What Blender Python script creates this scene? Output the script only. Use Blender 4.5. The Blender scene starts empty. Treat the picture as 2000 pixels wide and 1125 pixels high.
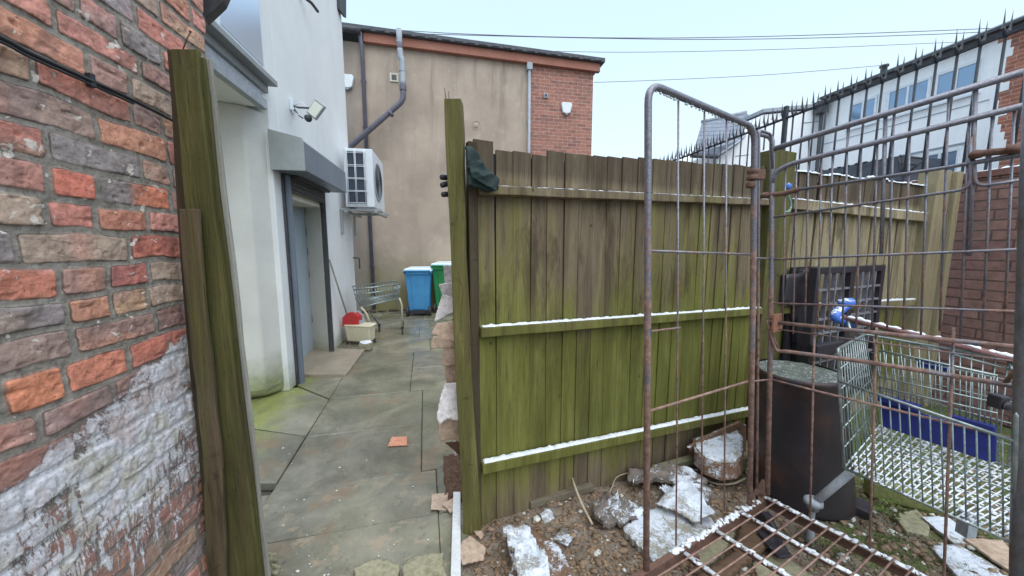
import bpy, bmesh, math, random
import numpy as np
from mathutils import Vector, noise as mnoise
random.seed(7); rng = np.random.RandomState(5)
S = bpy.context.scene
COL = S.collection
# ---------------------------------------------------------------- camera, sky, sun, exposure
F = 680.0; PITCH = math.radians(6.6); H = 1.4
cam_d = bpy.data.cameras.new('camera'); cam = bpy.data.objects.new('camera', cam_d); COL.objects.link(cam)
cam.location = (0, 0, H); cam.rotation_euler = (math.radians(90) - PITCH, 0, 0)
cam_d.sensor_width = 36.0; cam_d.lens = F / 2000 * 36.0; cam_d.clip_start = 0.02; cam_d.clip_end = 500
S.camera = cam
W = bpy.data.worlds.new('World'); S.world = W; W.use_nodes = True
wn = W.node_tree; wn.nodes.clear()
wo = wn.nodes.new('ShaderNodeOutputWorld'); bg = wn.nodes.new('ShaderNodeBackground')
sky = wn.nodes.new('ShaderNodeTexSky'); sky.sky_type = 'NISHITA'; sky.sun_disc = False
sky.sun_elevation = math.radians(50); sky.sun_rotation = math.radians(154)
sc = wn.nodes.new('ShaderNodeVectorMath'); sc.operation = 'SCALE'; sc.inputs['Scale'].default_value = 0.035
mx = wn.nodes.new('ShaderNodeVectorMath'); mx.operation = 'ADD'
tc = wn.nodes.new('ShaderNodeTexCoord'); sp = wn.nodes.new('ShaderNodeSeparateXYZ')
rp = wn.nodes.new('ShaderNodeValToRGB')
rp.color_ramp.elements[0].position = 0.0; rp.color_ramp.elements[0].color = (.55, .645, .70, 1)
e_ = rp.color_ramp.elements.new(1.0); e_.color = (1.5, 1.62, 1.70, 1)   # an overcast sky is brightest overhead
rp.color_ramp.elements[1].position = .62; rp.color_ramp.elements[1].color = (.43, .575, .675, 1)
wn.links.new(tc.outputs['Generated'], sp.inputs[0]); wn.links.new(sp.outputs['Z'], rp.inputs[0])
wn.links.new(sky.outputs[0], sc.inputs[0]); wn.links.new(sc.outputs[0], mx.inputs[0]); wn.links.new(rp.outputs[0], mx.inputs[1])
wn.links.new(mx.outputs[0], bg.inputs[0]); bg.inputs[1].default_value = 1.0
wn.links.new(bg.outputs[0], wo.inputs[0])
sl = bpy.data.lights.new('sun', 'SUN'); sl.energy = 1.1; sl.angle = math.radians(60); sl.color = (1, .97, .92)
so = bpy.data.objects.new('sun', sl); COL.objects.link(so)
so.rotation_euler = (math.radians(40), 0, math.radians(26))
S.view_settings.view_transform = 'Standard'; S.view_settings.look = 'None'
S.view_settings.exposure = 0.6; S.view_settings.gamma = 1
S.render.engine = 'CYCLES'; S.render.resolution_x = 1024; S.render.resolution_y = 576
# ---------------------------------------------------------------- measuring helpers (a pixel's ray met with a real plane)
_c, _s = math.cos(PITCH), math.sin(PITCH)
def ray(px, py):
    v = py - 562.5
    return (px - 1000.0, F*_c - v*_s, -(v*_c + F*_s))
def G(px, py, z=0.0):
    r = ray(px, py); t = (H - z) / -r[2]; return Vector((r[0]*t, r[1]*t, z))
def AY(px, py, y):
    r = ray(px, py); t = y / r[1]; return Vector((r[0]*t, y, H + r[2]*t))
class Plane:
    def __init__(s, p, d, off=0):
        L = math.hypot(*d); s.d = Vector((d[0]/L, d[1]/L, 0)); s.n = Vector((s.d.y, -s.d.x, 0))
        s.p = Vector((p[0], p[1], 0)) + s.n*off
    def __call__(s, px, py):
        r = ray(px, py); t = (s.p.x*s.n.x + s.p.y*s.n.y) / (r[0]*s.n.x + r[1]*s.n.y)
        return Vector((r[0]*t, r[1]*t, H + r[2]*t))
    def at(s, a, z, off=0): q = s.p + s.d*a + s.n*off; return Vector((q.x, q.y, z))
    def s_of(s, v): return (v - s.p).dot(s.d)
    def aty(s, y, z, off=0): return s.at((y - s.p.y)/s.d.y, z, off)
    def off(s, o): return Plane((s.p.x, s.p.y), (s.d.x, s.d.y), o)
# ---------------------------------------------------------------- mesh builder
ORG = {}
def world_org(o): return ORG.get(o.name, Vector((0, 0, 0)))
def tag(o, label=None, cat=None, group=None, kind=None):
    if label: o['label'] = label
    if cat: o['category'] = cat
    if group: o['group'] = group
    if kind: o['kind'] = kind
    return o
def thing(name, loc, label, cat, group=None):
    o = bpy.data.objects.new(name, None); COL.objects.link(o); o.location = loc; o.empty_display_size = .1
    ORG[o.name] = Vector(loc); return tag(o, label, cat, group)
class MB:
    def __init__(s): s.v = []; s.f = []; s.sm = []; s.a = []   # a: one tint number per vertex
    def add(s, vs, fs, smooth=False, a=0.5):
        b = len(s.v); s.v += [tuple(x) for x in vs]; s.f += [tuple(i + b for i in f) for f in fs]
        s.sm += [smooth]*len(fs); s.a += [a]*len(vs); return s
    def box8(s, q, a=.5):   # q: 4 bottom, 4 top
        return s.add(q, [(3, 2, 1, 0), (4, 5, 6, 7), (0, 1, 5, 4), (1, 2, 6, 5), (2, 3, 7, 6), (3, 0, 4, 7)], a=a)
    def box(s, x0, x1, y0, y1, z0, z1, a=.5):
        return s.box8([(x0, y0, z0), (x1, y0, z0), (x1, y1, z0), (x0, y1, z0), (x0, y0, z1), (x1, y0, z1), (x1, y1, z1), (x0, y1, z1)], a)
    def pbox(s, P, a0, a1, o0, o1, z0, z1, a=.5):   # box in a vertical plane's own axes
        q = [P.at(a0, z, o0) for z in (z0,)] + [P.at(a1, z0, o0), P.at(a1, z0, o1), P.at(a0, z0, o1)]
        q += [P.at(a0, z1, o0), P.at(a1, z1, o0), P.at(a1, z1, o1), P.at(a0, z1, o1)]
        return s.box8(q, a)
    def ext(s, poly, vec, a=.5):   # polygon extruded along vec
        vec = Vector(vec); n = len(poly); v = [Vector(p) for p in poly] + [Vector(p) + vec for p in poly]
        return s.add(v, [tuple(range(n))[::-1], tuple(range(n, 2*n))] + [(i, (i+1) % n, n+(i+1) % n, n+i) for i in range(n)], a=a)
    def tube(s, pts, r, n=8, a=.5, cap=True):
        pts = [Vector(p) for p in pts]; m = len(pts); rs = r if isinstance(r, (list, tuple)) else [r]*m
        T = []
        for i in range(m):
            t = (pts[min(i+1, m-1)] - pts[max(i-1, 0)]); T.append(t.normalized() if t.length > 1e-9 else Vector((0, 0, 1)))
        u = T[0].orthogonal().normalized(); vs = []
        for i in range(m):
            u = (u - T[i]*u.dot(T[i])).normalized(); w = T[i].cross(u)
            for k in range(n):
                an = 2*math.pi*k/n; vs.append(pts[i] + (u*math.cos(an) + w*math.sin(an))*rs[i])
        fs = [(i*n+k, i*n+(k+1) % n, (i+1)*n+(k+1) % n, (i+1)*n+k) for i in range(m-1) for k in range(n)]
        s.add(vs, fs, True, a)
        if cap: s.f += [tuple(len(s.v)-m*n+k for k in range(n))[::-1], tuple(len(s.v)-n+k for k in range(n))]; s.sm += [False, False]
        return s
    def lathe(s, c, prof, n=24, a=.5, axis=None, jit=0):
        c = Vector(c); vs = []; ax = Vector(axis or (0, 0, 1)).normalized(); u = ax.orthogonal().normalized(); w = ax.cross(u)
        for r, z in prof:
            for k in range(n):
                an = 2*math.pi*k/n; vs.append(c + (u*math.cos(an) + w*math.sin(an))*r + ax*z)
        m = len(prof)
        fs = [(i*n+k, i*n+(k+1) % n, (i+1)*n+(k+1) % n, (i+1)*n+k) for i in range(m-1) for k in range(n)]
        return s.add(vs, fs, True, a)
    def blob(s, c, r, sq=(1, 1, 1), a=.5, amp=.35, fr=1.3, sub=1):
        b = bmesh.new(); bmesh.ops.create_icosphere(b, subdivisions=sub, radius=1); b.verts.ensure_lookup_table()
        o = Vector((random.random()*50, random.random()*50, 0)); vs = []
        for v in b.verts:
            k = 1 + amp*mnoise.noise(v.co*fr + o)*1.6
            vs.append((c[0]+v.co.x*k*r*sq[0], c[1]+v.co.y*k*r*sq[1], c[2]+v.co.z*k*r*sq[2]))
        s.add(vs, [tuple(x.index for x in f.verts) for f in b.faces], True, a); b.free(); return s
    def build(s, name, mat, parent=None, bevel=0, origin=None):
        if parent is not None: o0 = world_org(parent)
        elif origin is not None: o0 = Vector(origin)
        else:
            A = np.array(s.v); o0 = Vector(((A[:, 0].min()+A[:, 0].max())/2, (A[:, 1].min()+A[:, 1].max())/2, A[:, 2].min()))
        me = bpy.data.meshes.new(name)
        me.from_pydata([(v[0]-o0.x, v[1]-o0.y, v[2]-o0.z) for v in s.v], [], s.f)
        me.polygons.foreach_set('use_smooth', s.sm)
        at = me.attributes.new('tint', 'FLOAT', 'POINT'); at.data.foreach_set('value', s.a)
        b = bmesh.new(); b.from_mesh(me); bmesh.ops.recalc_face_normals(b, faces=b.faces); b.to_mesh(me); b.free()
        me.update(); me.materials.append(mat)
        ob = bpy.data.objects.new(name, me); COL.objects.link(ob)
        if parent is not None:
            ob.parent = parent
        else: ob.location = o0
        ORG[ob.name] = o0
        if bevel:
            m = ob.modifiers.new('bevel', 'BEVEL'); m.width = bevel; m.segments = 2; m.limit_method = 'ANGLE'; m.angle_limit = math.radians(40)
        return ob
def fillet(pts, r, n=5):
    pts = [Vector(p) for p in pts]; out = [pts[0]]
    for i in range(1, len(pts)-1):
        p, a, b = pts[i], pts[i-1], pts[i+1]
        d1 = (a-p); d2 = (b-p); q = min(r, d1.length*.45, d2.length*.45); A = p + d1.normalized()*q; B = p + d2.normalized()*q
        for k in range(n+1):
            t = k/n; out.append(A*(1-t)**2 + p*2*t*(1-t) + B*t*t)
    out.append(pts[-1]); return out
def bez(pts, n=24):
    pts = [Vector(p) for p in pts]; out = []
    m = len(pts)
    for i in range(m-1):
        p0, p1, p2, p3 = pts[max(i-1, 0)], pts[i], pts[i+1], pts[min(i+2, m-1)]
        k = max(3, n//(m-1))
        for j in range(k):
            t = j/k; out.append(.5*((2*p1) + (p2-p0)*t + (2*p0-5*p1+4*p2-p3)*t*t + (3*p1-p0-3*p2+p3)*t**3))
    out.append(pts[-1]); return out
# ---------------------------------------------------------------- materials
def lin(c): return tuple(((x/255+.055)/1.055)**2.4 if x > 10 else x/255/12.92 for x in c)
class N:
    def __init__(s, name):
        s.m = bpy.data.materials.new(name); s.m.use_nodes = True; s.t = s.m.node_tree; s.t.nodes.clear()
        s.out = s.t.nodes.new('ShaderNodeOutputMaterial'); s.b = s.t.nodes.new('ShaderNodeBsdfPrincipled')
        s.t.links.new(s.b.outputs[0], s.out.inputs[0]); g = s.t.nodes.new('ShaderNodeNewGeometry')
        s.pos = g.outputs['Position']; s.nrm = g.outputs['Normal']; s.h = None
        x = s.t.nodes.new('ShaderNodeSeparateXYZ'); s.L(s.pos, x.inputs[0]); s.X, s.Y, s.Z = x.outputs
        x = s.t.nodes.new('ShaderNodeSeparateXYZ'); s.L(s.nrm, x.inputs[0]); s.NX, s.NY, s.NZ = x.outputs
        s.tint = s.attr('tint')
    def L(s, a, b): s.t.links.new(a, b)
    def put(s, sock, v):
        if isinstance(v, (int, float)): sock.default_value = v
        elif isinstance(v, tuple): sock.default_value = v if len(v) == len(sock.default_value) else (v + (1,))
        else: s.L(v, sock)
    def attr(s, name, out='Fac'):
        a = s.t.nodes.new('ShaderNodeAttribute'); a.attribute_name = name; return a.outputs[out]
    def map(s, sc=(1, 1, 1), rot=0, vec=None, loc=(0, 0, 0)):
        m = s.t.nodes.new('ShaderNodeMapping'); s.L(vec or s.pos, m.inputs[0]); m.inputs['Scale'].default_value = sc
        m.inputs['Rotation'].default_value = (0, 0, rot); m.inputs['Location'].default_value = loc; return m.outputs[0]
    def noise(s, scale=5, detail=5, rough=.6, vec=None, dist=0):
        n = s.t.nodes.new('ShaderNodeTexNoise'); s.L(vec or s.pos, n.inputs['Vector']); n.inputs['Scale'].default_value = scale
        n.inputs['Detail'].default_value = detail; n.inputs['Roughness'].default_value = rough; n.inputs['Distortion'].default_value = dist
        return n.outputs[0]
    def vor(s, scale=5, vec=None, out='Distance', feat='F1'):
        n = s.t.nodes.new('ShaderNodeTexVoronoi'); s.L(vec or s.pos, n.inputs['Vector']); n.inputs['Scale'].default_value = scale
        n.feature = feat; return n.outputs[out]
    def ramp(s, f, *st):
        n = s.t.nodes.new('ShaderNodeValToRGB'); e = n.color_ramp.elements
        while len(e) < len(st): e.new(.5)
        for i, (p, c) in enumerate(st):
            e[i].position = p; c = (c, c, c) if isinstance(c, (int, float)) else c; e[i].color = (*c, 1)
        s.L(f, n.inputs[0]); return n.outputs[0]
    def mr(s, f, a, b, c=0., d=1.):
        n = s.t.nodes.new('ShaderNodeMapRange'); n.inputs[1].default_value = a; n.inputs[2].default_value = b
        n.inputs[3].default_value = c; n.inputs[4].default_value = d; s.L(f, n.inputs[0]); return n.outputs[0]
    def mth(s, op, a, b=0.):
        n = s.t.nodes.new('ShaderNodeMath'); n.operation = op; s.put(n.inputs[0], a); s.put(n.inputs[1], b); return n.outputs[0]
    def mix(s, f, a, b, mode='MIX'):
        n = s.t.nodes.new('ShaderNodeMix'); n.data_type = 'RGBA'; n.blend_type = mode
        s.put(n.inputs[0], f); s.put(n.inputs[6], a); s.put(n.inputs[7], b); return n.outputs[2]
    def bump(s, h, strength=.5, dist=.01):
        n = s.t.nodes.new('ShaderNodeBump'); n.inputs['Strength'].default_value = strength; n.inputs['Distance'].default_value = dist
        s.L(h, n.inputs['Height'])
        if s.h: s.L(s.h, n.inputs['Normal'])
        s.h = n.outputs[0]
    def fin(s, col, rough=.8, metal=0., spec=.4):
        s.put(s.b.inputs['Base Color'], col); s.put(s.b.inputs['Roughness'], rough); s.put(s.b.inputs['Metallic'], metal)
        s.b.inputs['Specular IOR Level'].default_value = spec
        if s.h: s.L(s.h, s.b.inputs['Normal'])
        return s.m
SNOW = lin((232, 238, 246))
def simple(name, c1, c2, scale=6, stretch=(1, 1, 1), rough=.8, bump=.25, bdist=.003, metal=0., spec=.4, c3=None, dirt=.35, fine=60, snow=0):
    n = N(name); v = n.map(stretch)
    f = n.noise(scale, 6, .65, v); st = [(.3, lin(c1)), (.7, lin(c2))]
    if c3: st = [(.25, lin(c1)), (.5, lin(c2)), (.75, lin(c3))]
    col = n.ramp(f, *st)
    d = n.noise(fine, 4, .7, v); col = n.mix(n.mr(d, .35, .6, dirt, 0), col, (.03, .028, .022))
    col = n.mix(1., col, n.ramp(n.tint, (0, .7), (.5, 1.), (1, 1.25)), 'MULTIPLY')
    if snow:
        sn = n.noise(38, 6, .75); m = n.mth('MULTIPLY', n.mr(sn, .5-snow*.25, .56-snow*.25), n.mr(n.NZ, .3, .6))
        col = n.mix(m, col, SNOW); n.bump(m, .6, .004)
    n.bump(d, bump, bdist)
    return n.fin(col, rough, metal, spec)

def m_snow():
    n = N('snow'); f = n.noise(55, 5, .7); col = n.ramp(f, (.3, lin((206, 214, 226))), (.6, lin((240, 244, 250))))
    n.bump(f, .8, .006); n.b.inputs['Subsurface Weight'].default_value = .15; n.b.inputs['Subsurface Radius'].default_value = (.01, .012, .015)
    return n.fin(col, .75, 0, .3)
M_SNOW = m_snow()
def m_brickwall():
    n = N('old_brickwork'); col = n.attr('bcol', 'Color'); mo = n.attr('mort'); wh = n.attr('white'); ht = n.attr('fac')
    v = n.map((1, 1, 1))
    f1 = n.noise(22, 6, .7, dist=.6); f2 = n.noise(110, 5, .75); f3 = n.noise(9, 4, .6)
    br = n.mix(.36, col, (.27, .20, .175)); br = n.mix(1., br, n.ramp(f1, (.25, .95), (.5, 1.7), (.75, 2.3)), 'MULTIPLY')
    fh = n.noise(1, 6, .75, n.map((16, 16, 60)), .8); br = n.mix(n.mr(fh, .47, .3, 0, .65), br, lin((84, 56, 50))); br = n.mix(n.mr(fh, .58, .7, 0, .45), br, lin((214, 176, 160)))
    br = n.mix(n.mth('MULTIPLY', n.mr(f3, .52, .68), .4), br, lin((92, 84, 88)))
    br = n.mix(n.mth('MULTIPLY', n.mr(f2, .4, .3), .75), br, lin((58, 40, 38)))
    br = n.mix(n.mr(n.vor(42), .1, .05, 0, .7), br, lin((70, 40, 34)))
    mc = n.ramp(f1, (.3, lin((128, 120, 112))), (.5, lin((154, 146, 137))), (.7, lin((176, 168, 159))))
    mc = n.mix(n.mr(f2, .48, .3, 0, .7), mc, lin((70, 64, 56)))
    edge = n.mth('MULTIPLY', n.mr(mo, .12, .5), n.mr(mo, .95, .55)); c = n.mix(mo, br, mc); c = n.mix(n.mth('MULTIPLY', edge, n.mr(f3, .38, .55, .25, .85)), c, lin((58, 46, 42)))
    # bits of lime on the bricks
    sp = n.noise(26, 3, .5, n.map((1, 1, 1.3), loc=(3, 1, 2)), .8); big = n.noise(7, 2, .5, n.map(loc=(9, 3, 1)))
    s1 = n.mth('MULTIPLY', n.mr(sp, .655, .67), n.mr(big, .44, .50))
    c = n.mix(n.mth('MULTIPLY', s1, n.mr(f2, .35, .45)), c, lin((226, 214, 204)))
    c = n.mix(n.mth('MULTIPLY', wh, .62), c, n.ramp(f3, (.35, lin((104, 88, 84))), (.6, lin((138, 120, 114)))))
    # lime bloom low on the wall: scratchy upper zone, vertical runs below
    st = n.noise(1, 7, .8, n.map((52, 52, 7)), .9)
    sc = n.mix(.55, n.noise(34, 8, .85, dist=2.2), n.noise(6, 5, .7, dist=.5))
    zf = n.mr(n.Z, .62, .92)
    pat = n.mix(zf, st, sc)
    thr = n.mth('ADD', n.mr(wh, 0, 1, .80, .40), n.mr(n.Z, .8, .45, 0, .055))
    k = n.mth('SUBTRACT', pat, thr); wm = n.mr(k, -.005, .025)
    wm = n.mth('MULTIPLY', wm, n.mr(wh, .0, .12))
    wc = n.ramp(n.noise(8, 5, .65), (.36, lin((206, 192, 192))), (.5, lin((228, 228, 236))), (.62, lin((204, 198, 186))), (.7, lin((226, 218, 216))))
    wc = n.mix(n.mr(f2, .5, .33, 0, .7), wc, lin((142, 128, 124)))
    c = n.mix(n.mth('MULTIPLY', wm, .93), c, wc)
    c = n.mix(n.mth('MULTIPLY', n.mr(n.mth('ABSOLUTE', n.mth('SUBTRACT', k, 0.0)), .02, .0), n.mr(wh, .1, .5, 0, .5)), c, lin((74, 64, 62)))
    n.bump(f2, .7, .004); n.bump(n.noise(60, 6, .8, dist=1.), .4, .005); n.bump(f1, .5, .008); n.bump(wm, .5, .004)
    return n.fin(c, .88, 0, .3)
M_BRICKWALL = m_brickwall()
def m_fence():
    n = N('mossy_fence_boards')
    st = n.noise(1, 6, .7, n.map((14, 14, 1.1)), .4); big = n.noise(1, 4, .6, n.map((3.5, 3.5, .7), loc=(2, 5, 1)))
    fine = n.noise(1, 5, .75, n.map((120, 120, 7))); blot = n.noise(5, 5, .65)
    brown = n.ramp(st, (.3, lin((82, 70, 58))), (.5, lin((114, 101, 82))), (.7, lin((140, 128, 106))))
    tan = n.ramp(st, (.3, lin((112, 100, 80))), (.5, lin((148, 136, 110))), (.7, lin((176, 164, 136))))
    brown = n.mix(n.mth('MULTIPLY', n.mr(n.X, 1.75, 2.2), n.mr(n.Z, 1.78, 1.68)), brown, tan)
    green = n.ramp(st, (.28, lin((76, 77, 36))), (.5, lin((101, 102, 49))), (.72, lin((124, 123, 68))))
    olive = n.ramp(st, (.3, lin((86, 82, 44))), (.7, lin((130, 126, 76))))
    a = n.mth('ADD', n.mth('MULTIPLY', st, .8), n.mth('MULTIPLY', big, 1.1)); a = n.mth('SUBTRACT', a, .07); a = n.mth('ADD', a, n.mth('ADD', n.mth('MULTIPLY', n.tint, .14), .07))
    # green strongest between the lower rails, brown under and above the top rail
    lev = n.ramp(n.mr(n.Z, 0, 2), (0., .10), (.1, .30), (.18, .78), (.44, .66), (.52, .42), (.62, .22), (.80, .14), (.86, .04))
    lev = n.mth('SUBTRACT', lev, n.mr(n.X, 1.7, 2.6, 0, .3))
    m = n.mr(n.mth('ADD', a, lev), 1.12, 1.42)
    c = n.mix(m, brown, olive); c = n.mix(n.mr(n.mth('ADD', a, lev), 1.28, 1.62), c, green)
    c = n.mix(n.mth('MULTIPLY', n.mr(n.Z, 1.72, 1.76), n.mr(st, .7, .4, .35, .85)), c, lin((78, 68, 58)))
    wet = n.mth('MULTIPLY', n.mr(n.noise(1, 5, .7, n.map((6, 6, 1.5), loc=(4, 4, 4)), .5), .53, .65), n.mr(n.Z, .6, 1.15, .08, .65)); c = n.mix(wet, c, lin((64, 52, 40)))
    c = n.mix(n.mr(fine, .46, .32, 0, .55), c, lin((50, 44, 26)))
    c = n.mix(n.mth('MULTIPLY', n.mr(n.vor(7, n.map((1, 1, .8))), .07, .04), .7), c, lin((60, 50, 34)))
    c = n.mix(1., c, n.ramp(n.tint, (0, .86), (.5, 1.), (1, 1.12)), 'MULTIPLY')
    n.bump(fine, .5, .004); n.bump(blot, .2, .01)
    return n.fin(c, .85, 0, .25)
M_FENCE = m_fence()
def m_postwood(name, greenish=.5, dark=1.):
    n = N(name)
    st = n.noise(1, 6, .7, n.map((26, 26, 1.6)), .5); big = n.noise(1, 4, .6, n.map((9, 9, 1.2)))
    fine = n.noise(1, 5, .8, n.map((160, 160, 9)))
    c = n.mix(n.mr(big, .62-greenish*.4, .82-greenish*.4), n.ramp(st, (.3, lin((66, 56, 42))), (.7, lin((112, 98, 76)))),
              n.ramp(st, (.3, lin((70, 69, 36))), (.55, lin((95, 92, 53))), (.75, lin((122, 116, 76)))))
    c = n.mix(n.mr(fine, .46, .34, 0, .6), c, lin((40, 36, 20)))
    c = n.mix(n.mth('MULTIPLY', n.mr(n.noise(14, 4, .7, dist=1.), .6, .68), .5), c, lin((48, 42, 26)))
    c = n.mix(1., c, n.ramp(n.tint, (0, .55*dark), (.5, 1.*dark), (1, 1.7*dark)), 'MULTIPLY')
    n.bump(fine, .6, .004); n.bump(st, .3, .006)
    return n.fin(c, .82, 0, .3)
M_POST = m_postwood('green_wet_timber', .85); M_POSTB = m_postwood('brown_wet_timber', .25, .9)
M_POSTT = simple('weathered_tan_timber', (140, 126, 98), (170, 156, 126), 1.5, (22, 22, 1.4), fine=30, bump=.5, c3=(112, 100, 78))
M_GREYWOOD = simple('weathered_grey_timber', (130, 128, 118), (176, 174, 164), 1.2, (30, 30, 2), fine=40, bump=.5)
def m_cage():
    n = N('rusting_galvanised_tube'); f = n.noise(16, 6, .7, n.map((1, 1, .5))); g = n.noise(120, 4, .7)
    z = n.mr(n.Z, .55, 1.9, .20, -.12); r = n.mr(n.mth('ADD', f, z), .46, .60)
    gal = n.ramp(g, (.3, lin((104, 102, 112))), (.7, lin((146, 146, 156))))
    rust = n.ramp(n.noise(40, 5, .7), (.3, lin((98, 76, 70))), (.5, lin((142, 112, 102))), (.7, lin((172, 142, 126))))
    c = n.mix(r, gal, rust); n.bump(g, .35, .002); n.bump(n.noise(40, 4, .7), .3, .003)
    return n.fin(c, n.mr(r, 0, 1, .42, .85), n.mr(r, 0, 1, .55, .05), .5)
M_CAGE = m_cage()
M_RUST = simple('brown_rust', (84, 64, 58), (122, 92, 80), 24, c3=(104, 80, 74), rough=.85, bump=.5)
M_GALV = simple('dull_galvanised_steel', (96, 92, 98), (132, 136, 144), 14, (1, 1, .5), rough=.45, metal=.5, dirt=.3, bump=.2, c3=(132, 108, 104))
M_CHROME = simple('wet_zinc_wire', (126, 140, 138), (186, 196, 196), 20, rough=.3, metal=.6, dirt=.2, bump=.1)
M_TEAL = simple('greenish_zinc_wire', (84, 110, 112), (158, 176, 176), 14, rough=.35, metal=.45, dirt=.3, bump=.1, c3=(120, 138, 142))
M_BLUEP = simple('royal_blue_plastic', (30, 38, 112), (44, 56, 144), 9, rough=.45, dirt=.4, bump=.15)
M_BLUEH = simple('bright_blue_plastic', (66, 108, 200), (84, 130, 218), 8, rough=.4, dirt=.1, bump=.1, snow=.08)
M_DARKP = simple('black_plastic', (44, 42, 50), (62, 58, 66), 7, rough=.5, dirt=.25, bump=.15)
M_BINDK = simple('dark_stained_plastic', (40, 38, 44), (54, 48, 54), 3, rough=.45, dirt=.35, bump=.35, c3=(96, 66, 56), fine=14)
M_WHITEW = None
def m_render(name, ca, cb, mossz=None, rough=.85, bumpd=.004, streak=.12, moss=(128, 138, 62)):
    n = N(name); f = n.noise(2.2, 6, .6); g = n.noise(90, 4, .6); s = n.noise(1, 5, .6, n.map((5, 5, .35)))
    c = n.ramp(f, (.3, lin(ca)), (.7, lin(cb))); c = n.mix(n.mr(s, .5, .75, 0, streak), c, lin((120, 112, 100)))
    if mossz:
        e = n.mth('ADD', n.Z, n.mth('MULTIPLY', n.noise(6, 5, .7), .35)); k = n.mr(e, mossz+.3, mossz-.05)
        c = n.mix(n.mth('MULTIPLY', k, .8), c, n.ramp(n.noise(14, 5, .7), (.35, lin((92, 98, 56))), (.6, lin(moss))))
    n.bump(g, .4, bumpd); return n.fin(c, rough, 0, .3)
M_WHITE = m_render('white_painted_render', (224, 226, 228), (234, 235, 236), .14, streak=.06)
M_GREYR = m_render('cream_grey_roughcast', (204, 202, 197), (220, 218, 213), .32, bumpd=.012)
M_HOUSE = m_render('white_house_render', (236, 239, 244), (246, 248, 252), streak=.1)
def m_tan():
    n = N('stained_tan_render'); f = n.noise(1.1, 6, .62); g = n.noise(60, 5, .65); s = n.noise(1, 5, .65, n.map((2.2, 2.2, .35)), .4)
    c = n.ramp(f, (.28, lin((156, 141, 129))), (.5, lin((173, 157, 143))), (.72, lin((186, 170, 156))))
    c = n.mix(n.mr(s, .5, .7, 0, .5), c, lin((140, 129, 120))); c = n.mix(n.mth('MULTIPLY', n.mr(n.noise(1, 5, .7, n.map((3, 3, .25), loc=(5, 5, 5))), .52, .62), n.mr(n.Z, 3.2, 5.4, 0, .6)), c, lin((118, 104, 94)))
    c = n.mix(n.mth('MULTIPLY', n.mr(n.noise(3.5, 6, .7), .55, .7), .35), c, lin((206, 190, 168)))
    c = n.mix(n.mth('MULTIPLY', n.mr(n.mth('ADD', n.Z, n.mth('MULTIPLY', n.noise(2.5, 5, .7), 1.1)), 1.95, .9), .75), c, lin((120, 116, 66)))
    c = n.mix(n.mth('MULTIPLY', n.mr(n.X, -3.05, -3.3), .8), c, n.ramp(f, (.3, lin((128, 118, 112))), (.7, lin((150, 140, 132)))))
    n.bump(g, .3, .006); return n.fin(c, .85, 0, .3)
M_TAN = m_tan()
def m_brick2(name, c1, c2, mort, along=(1, .186), sc=1., spec=.35, snowm=False):
    n = N(name); L = math.hypot(*along); u = n.mth('ADD', n.mth('MULTIPLY', n.X, along[0]/L), n.mth('MULTIPLY', n.Y, along[1]/L))
    cb = n.t.nodes.new('ShaderNodeCombineXYZ'); n.L(u, cb.inputs[0]); n.L(n.Z, cb.inputs[1])
    b = n.t.nodes.new('ShaderNodeTexBrick'); n.L(cb.outputs[0], b.inputs['Vector'])
    b.inputs['Color1'].default_value = (*lin(c1), 1); b.inputs['Color2'].default_value = (*lin(c2), 1); b.inputs['Mortar'].default_value = (*lin(mort), 1)
    b.inputs['Scale'].default_value = 1; b.inputs['Brick Width'].default_value = .225*sc; b.inputs['Row Height'].default_value = .075*sc
    b.inputs['Mortar Size'].default_value = .006*sc; b.inputs['Mortar Smooth'].default_value = .2; b.inputs['Bias'].default_value = 0
    f = n.noise(18, 6, .7); c = n.mix(1., b.outputs[0], n.ramp(f, (.3, .72), (.7, 1.3)), 'MULTIPLY')
    g = n.noise(2.5, 5, .6); c = n.mix(n.mr(g, .55, .75, 0, .45), c, lin((128, 112, 104)))
    n.bump(n.mth('SUBTRACT', 1., b.outputs['Fac']), .6, .006); n.bump(n.noise(80, 4, .7), .35, .003)
    return n.fin(c, .85, 0, spec)
M_BRICKF = m_brick2('far_red_brick', (172, 118, 102), (140, 98, 90), (172, 154, 144))
M_BRICKY = m_brick2('yard_wall_brick', (156, 120, 112), (136, 104, 100), (98, 80, 76), (-.19, 1), 1.08)
M_BRICKH = m_brick2('house_brick', (176, 112, 92), (140, 90, 78), (176, 160, 146), (-.2, 1))
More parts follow.
